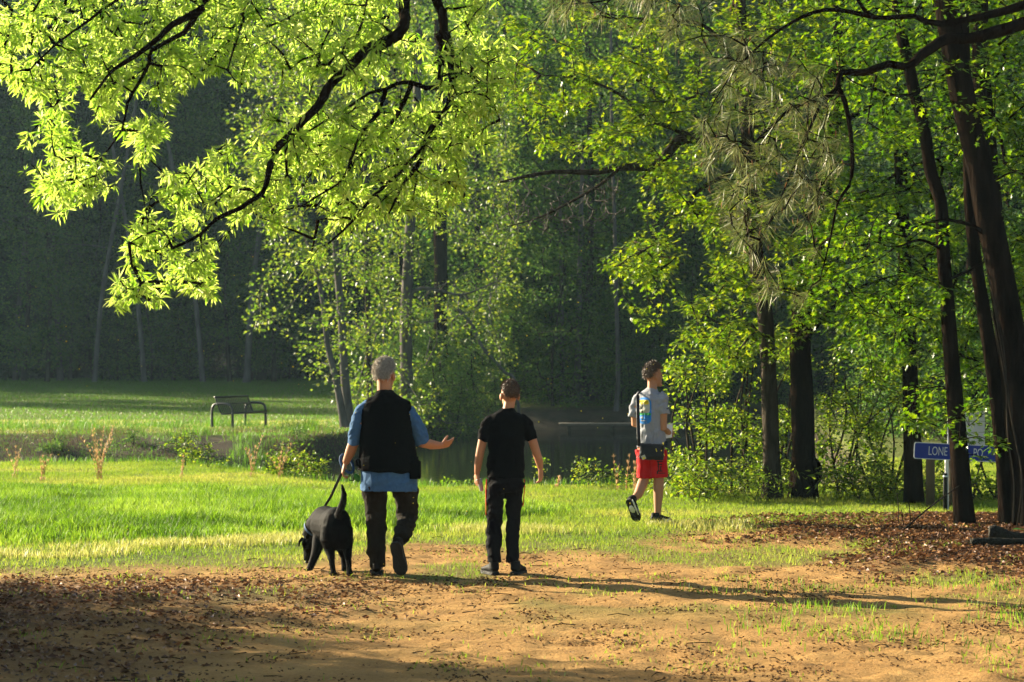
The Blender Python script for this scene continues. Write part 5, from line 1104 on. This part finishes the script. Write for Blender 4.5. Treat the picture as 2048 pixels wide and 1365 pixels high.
for a, z in ((.17, .625), (.65, .40)):
    b = MB(); b.ell(pt(a, z, -.035), (.012, .012, .012), seg=8, rings=6); b.build("bolt", M['bolt'], bench)

# ------------------------------------------------------------------ signs
sY = 27.8; sc_ = P(1915, 905, sY); sx = P(1893, 1015, sY)[0]; szg = gz(sx, sY)
sign = thing("name_sign", "blue street name sign with white letters and border behind the slim leaning tree", "sign", (sx, sY, szg)); rel = sc_ - np.array([sx, sY, szg]); rt = math.radians(-2.6); RM = np.array([[math.cos(rt), 0, -math.sin(rt)], [0, 1, 0], [math.sin(rt), 0, math.cos(rt)]])
def plate(x0, x1, z0, z1, r, y0, y1, material, name, parent):
    ring = rrect(x0, x1, z0, z1, r, 5); k = len(ring); V = [rel + RM @ np.array([p[0], y0, p[1]]) for p in ring] + [rel + RM @ np.array([p[0], y1, p[1]]) for p in ring]
    m_ = MB(); m_.add(V, [tuple(range(k)), tuple(range(2 * k - 1, k - 1, -1))] + [(i, k + i, k + (i + 1) % k, (i + 1) % k) for i in range(k)]); return m_.build(name, material, parent, False)
pl = plate(-.505, .505, -.096, .096, .022, -.004, .004, M['signwhite'], "border", sign); plate(-.496, .496, -.087, .087, .018, -.0065, -.0035, M['signblue'], "panel", sign)
for body, px_ in (("LONE", 1856), ("P", 1907), ("PO", 1946)):
    o = text_on("lettering", None, body, (px_ - 1915) / F * sY, -.002, .145, M['signwhite'], sign, .0075, .60); o.rotation_euler = (0, -rt, 0); o.location = tuple(rel)
b = MB(); b.box((.008, .03, .29), (.020, .018, .32)); b.build("post", M['white'], sign, False)
b = MB(); b.tube([(-.014, .0, -.02), (-.014, .0, .40), (-.014, 0, .43)], [.026, .026, .02], 14); b.build("post_sleeve", M['ink'], sign); b = MB(); b.tube([(-.014, 0, .385), (-.014, 0, .405)], .0275, 14); b.build("sleeve_band", M['signwhite'], sign)
bc = P(1932, 857, 28.35); b0 = np.array([bc[0], 28.35, gz(bc[0], 28.35)]); nb = thing("notice_board", "blank grey white board on timber posts behind the blue sign", "sign", tuple(b0))
for i, (z0, z1) in enumerate(((-.21, -.05), (-.045, .08), (.085, .21))):
    b = MB(); b.box((0, 0, bc[2] - b0[2] + (z0 + z1) / 2), (.22, .012, (z1 - z0) / 2)); b.build("panel", M['board'], nb, False)
for px_ in (1861, 1906):
    b = MB(); x_ = P(px_, 1000, 28.4)[0] - b0[0]; b.tube([(x_, .06, -.1), (x_, .06, .6), (x_, .06, 1.15 if px_ > 1880 else .62)], [.055, .052, .050], 14, (1, 0, 0)); b.build("post", M['timber'], nb)
b = MB(); b.box((-.12, .03, .58), (.30, .018, .03)); b.build("rail", M['timber'], nb, False)

# ------------------------------------------------------------------ log, boardwalk, sticks, motes
l0 = P(1979, 1082, 22.7); lg = thing("fallen_log", "short hollow mossy log with a sunlit leaf on it at the picture's right edge", "log", (l0[0], l0[1], gz(l0[0], l0[1])))
b = MB(); pts = spline([(0, 0, .10), (.10, .0, .085), (.30, .05, .03), (.75, .12, .02), (1.3, .2, .05)], .08); rr_ = np.interp(np.linspace(0, 1, len(pts)), [0, .06, .2, .5, 1], [.055, .068, .05, .06, .09]) * (1 + .16 * (vnoise(np.arange(len(pts)) * 1.0, np.zeros(len(pts)), 2, 88) - .5)); b.tube(list(pts), list(rr_), 14, (0, 1, 0), cap=False)
b.tube([pts[0], pts[0] + [.05, 0, -.004]], [.05, .03], 14, (0, 1, 0)); b.build("log_shell", M['moss'], lg)
b = MB(); b.add([(.20, -.04, .125), (.27, -.07, .128), (.34, -.03, .118), (.26, .0, .135)], [(0, 1, 2), (0, 2, 3)]); lf = b.build("moss_patch", M['green'], lg)
l1 = P(1942, 1100, 22.3); lg2 = thing("fallen_log", "long low rotten log lying in front of the hollow mossy log", "log", (l1[0], l1[1], gz(l1[0], l1[1])))
b = MB(); pts = spline([(0, 0, .02), (.1, 0, .035), (.4, .02, .03), (.9, .02, .035), (1.6, 0, .03)], .08); b.tube(list(pts), list(.034 * (1 + .9 * (vnoise(np.arange(len(pts)) * 1.0, np.zeros(len(pts)) + 5, 1.6, 89) - .5))), 12, (0, 1, 0)); b.build("log_shell", M['moss'], lg2)
bw0 = P(1118, 848, 76.0); bw1 = P(1430, 846, 76.0); wk = thing("boardwalk", "low pale plank walkway over the water on the far side of the pond", "boardwalk", (bw0[0], 76.0, -.9)); LEN = bw1[0] - bw0[0]; one = None
for i in range(int(LEN / .16)):
    if one is None: b = MB(); b.box((0, 0, 0), (.074, .6, .02)); one = b.mesh("plank", [M['plank']], False)
    o = obj("plank", one, wk); o.location = (.08 + i * .16, .0, bw0[2] + .9 + R.normal(0, .003))
b = MB(); b.box((LEN / 2, -.62, bw0[2] + .90), (LEN / 2, .015, .03)); b.build("edge_board", M['plank'], wk, False)
for i in range(4):
    b = MB(); b.tube([(.3 + i * LEN / 3.6, -.5, -.6), (.3 + i * LEN / 3.6, -.5, bw0[2] + .86)], .06, 10); b.build("pile", M['timber'], wk)
sk = thing("fallen_stick", "long thin stick leaning up from the leaf litter to the slim tree", "stick", tuple(G(1790, 1075))); q0 = G(1790, 1075); q1 = P(1918, 972, 24.6)
limb_obj([np.zeros(3), (q1 - q0) * .5 + [0, 0, .02], q1 - q0], .010, .006, M['bark'], sk, name="stem")
for i, (px_, py0, py1) in enumerate(((1797, 1062, 985), (1820, 1068, 1000), (1806, 1066, 1020))):
    q0 = G(px_, py0); q1 = P(px_ - 3, py1, q0[1]); t = thing("dry_stem", "thin dry upright stem in the leaf litter left of the slim tree", "stem", tuple(q0), "dry stems in the litter"); limb_obj([np.zeros(3), (q1 - q0) * .5 + [.01, 0, 0], q1 - q0], .006, .004, M['bark'], t, name="stem")
vt = Tubes()   # vines on the thick trunk
for i in range(3):
    b0 = P(2025 + i * 8, 1060, 24.3); c = [b0, P(2030 + i * 7 + R.normal(0, 6), 960, 24.25), P(2015 + i * 7 + R.normal(0, 8), 860, 24.25), P(2005 + R.normal(0, 14), 700, 24.25), P(1980 + R.normal(0, 12), 500 + 60 * i, 24.28)]; vt.add(spline(c, .1), .007, 5)
tag(obj("vine", vt.mesh("vine", M['bark'])), "thin bare vines climbing the thickest black trunk", "vine", kind="stuff")
N = 170; mb = MB(); px_ = R.uniform(30, 1500, N); py_ = R.uniform(480, 1130, N); yy_ = R.uniform(12, 30, N)
for i in range(N):
    p = P(px_[i], py_[i], yy_[i]); r = R.uniform(.0022, .0048)
    if p[2] > .1: mb.ell(p, (r, r, r), seg=5, rings=4)
tag(mb.build("pollen", M['yellow']), "tiny drifting pollen and seed fluff specks in the sunlit air", "specks", kind="stuff")

# ------------------------------------------------------------------ haze
HAZE = 0.0002
if HAZE:
    vm = bpy.data.materials.new("thin_haze"); n, l = nodes_of(vm); n.remove(n["Principled BSDF"]); pv = n.new("ShaderNodeVolumePrincipled"); pv.inputs["Color"].default_value = (.55, .85, 1, 1); pv.inputs["Density"].default_value = HAZE; pv.inputs["Anisotropy"].default_value = .35
    l.new(pv.outputs[0], n["Material Output"].inputs["Volume"])
    b = MB(); b.box((0, 150, 28), (250, 200, 31)); hz = b.build("haze", vm, None, False); tag(hz, "thin sunlit haze in the air", "haze", kind="stuff")
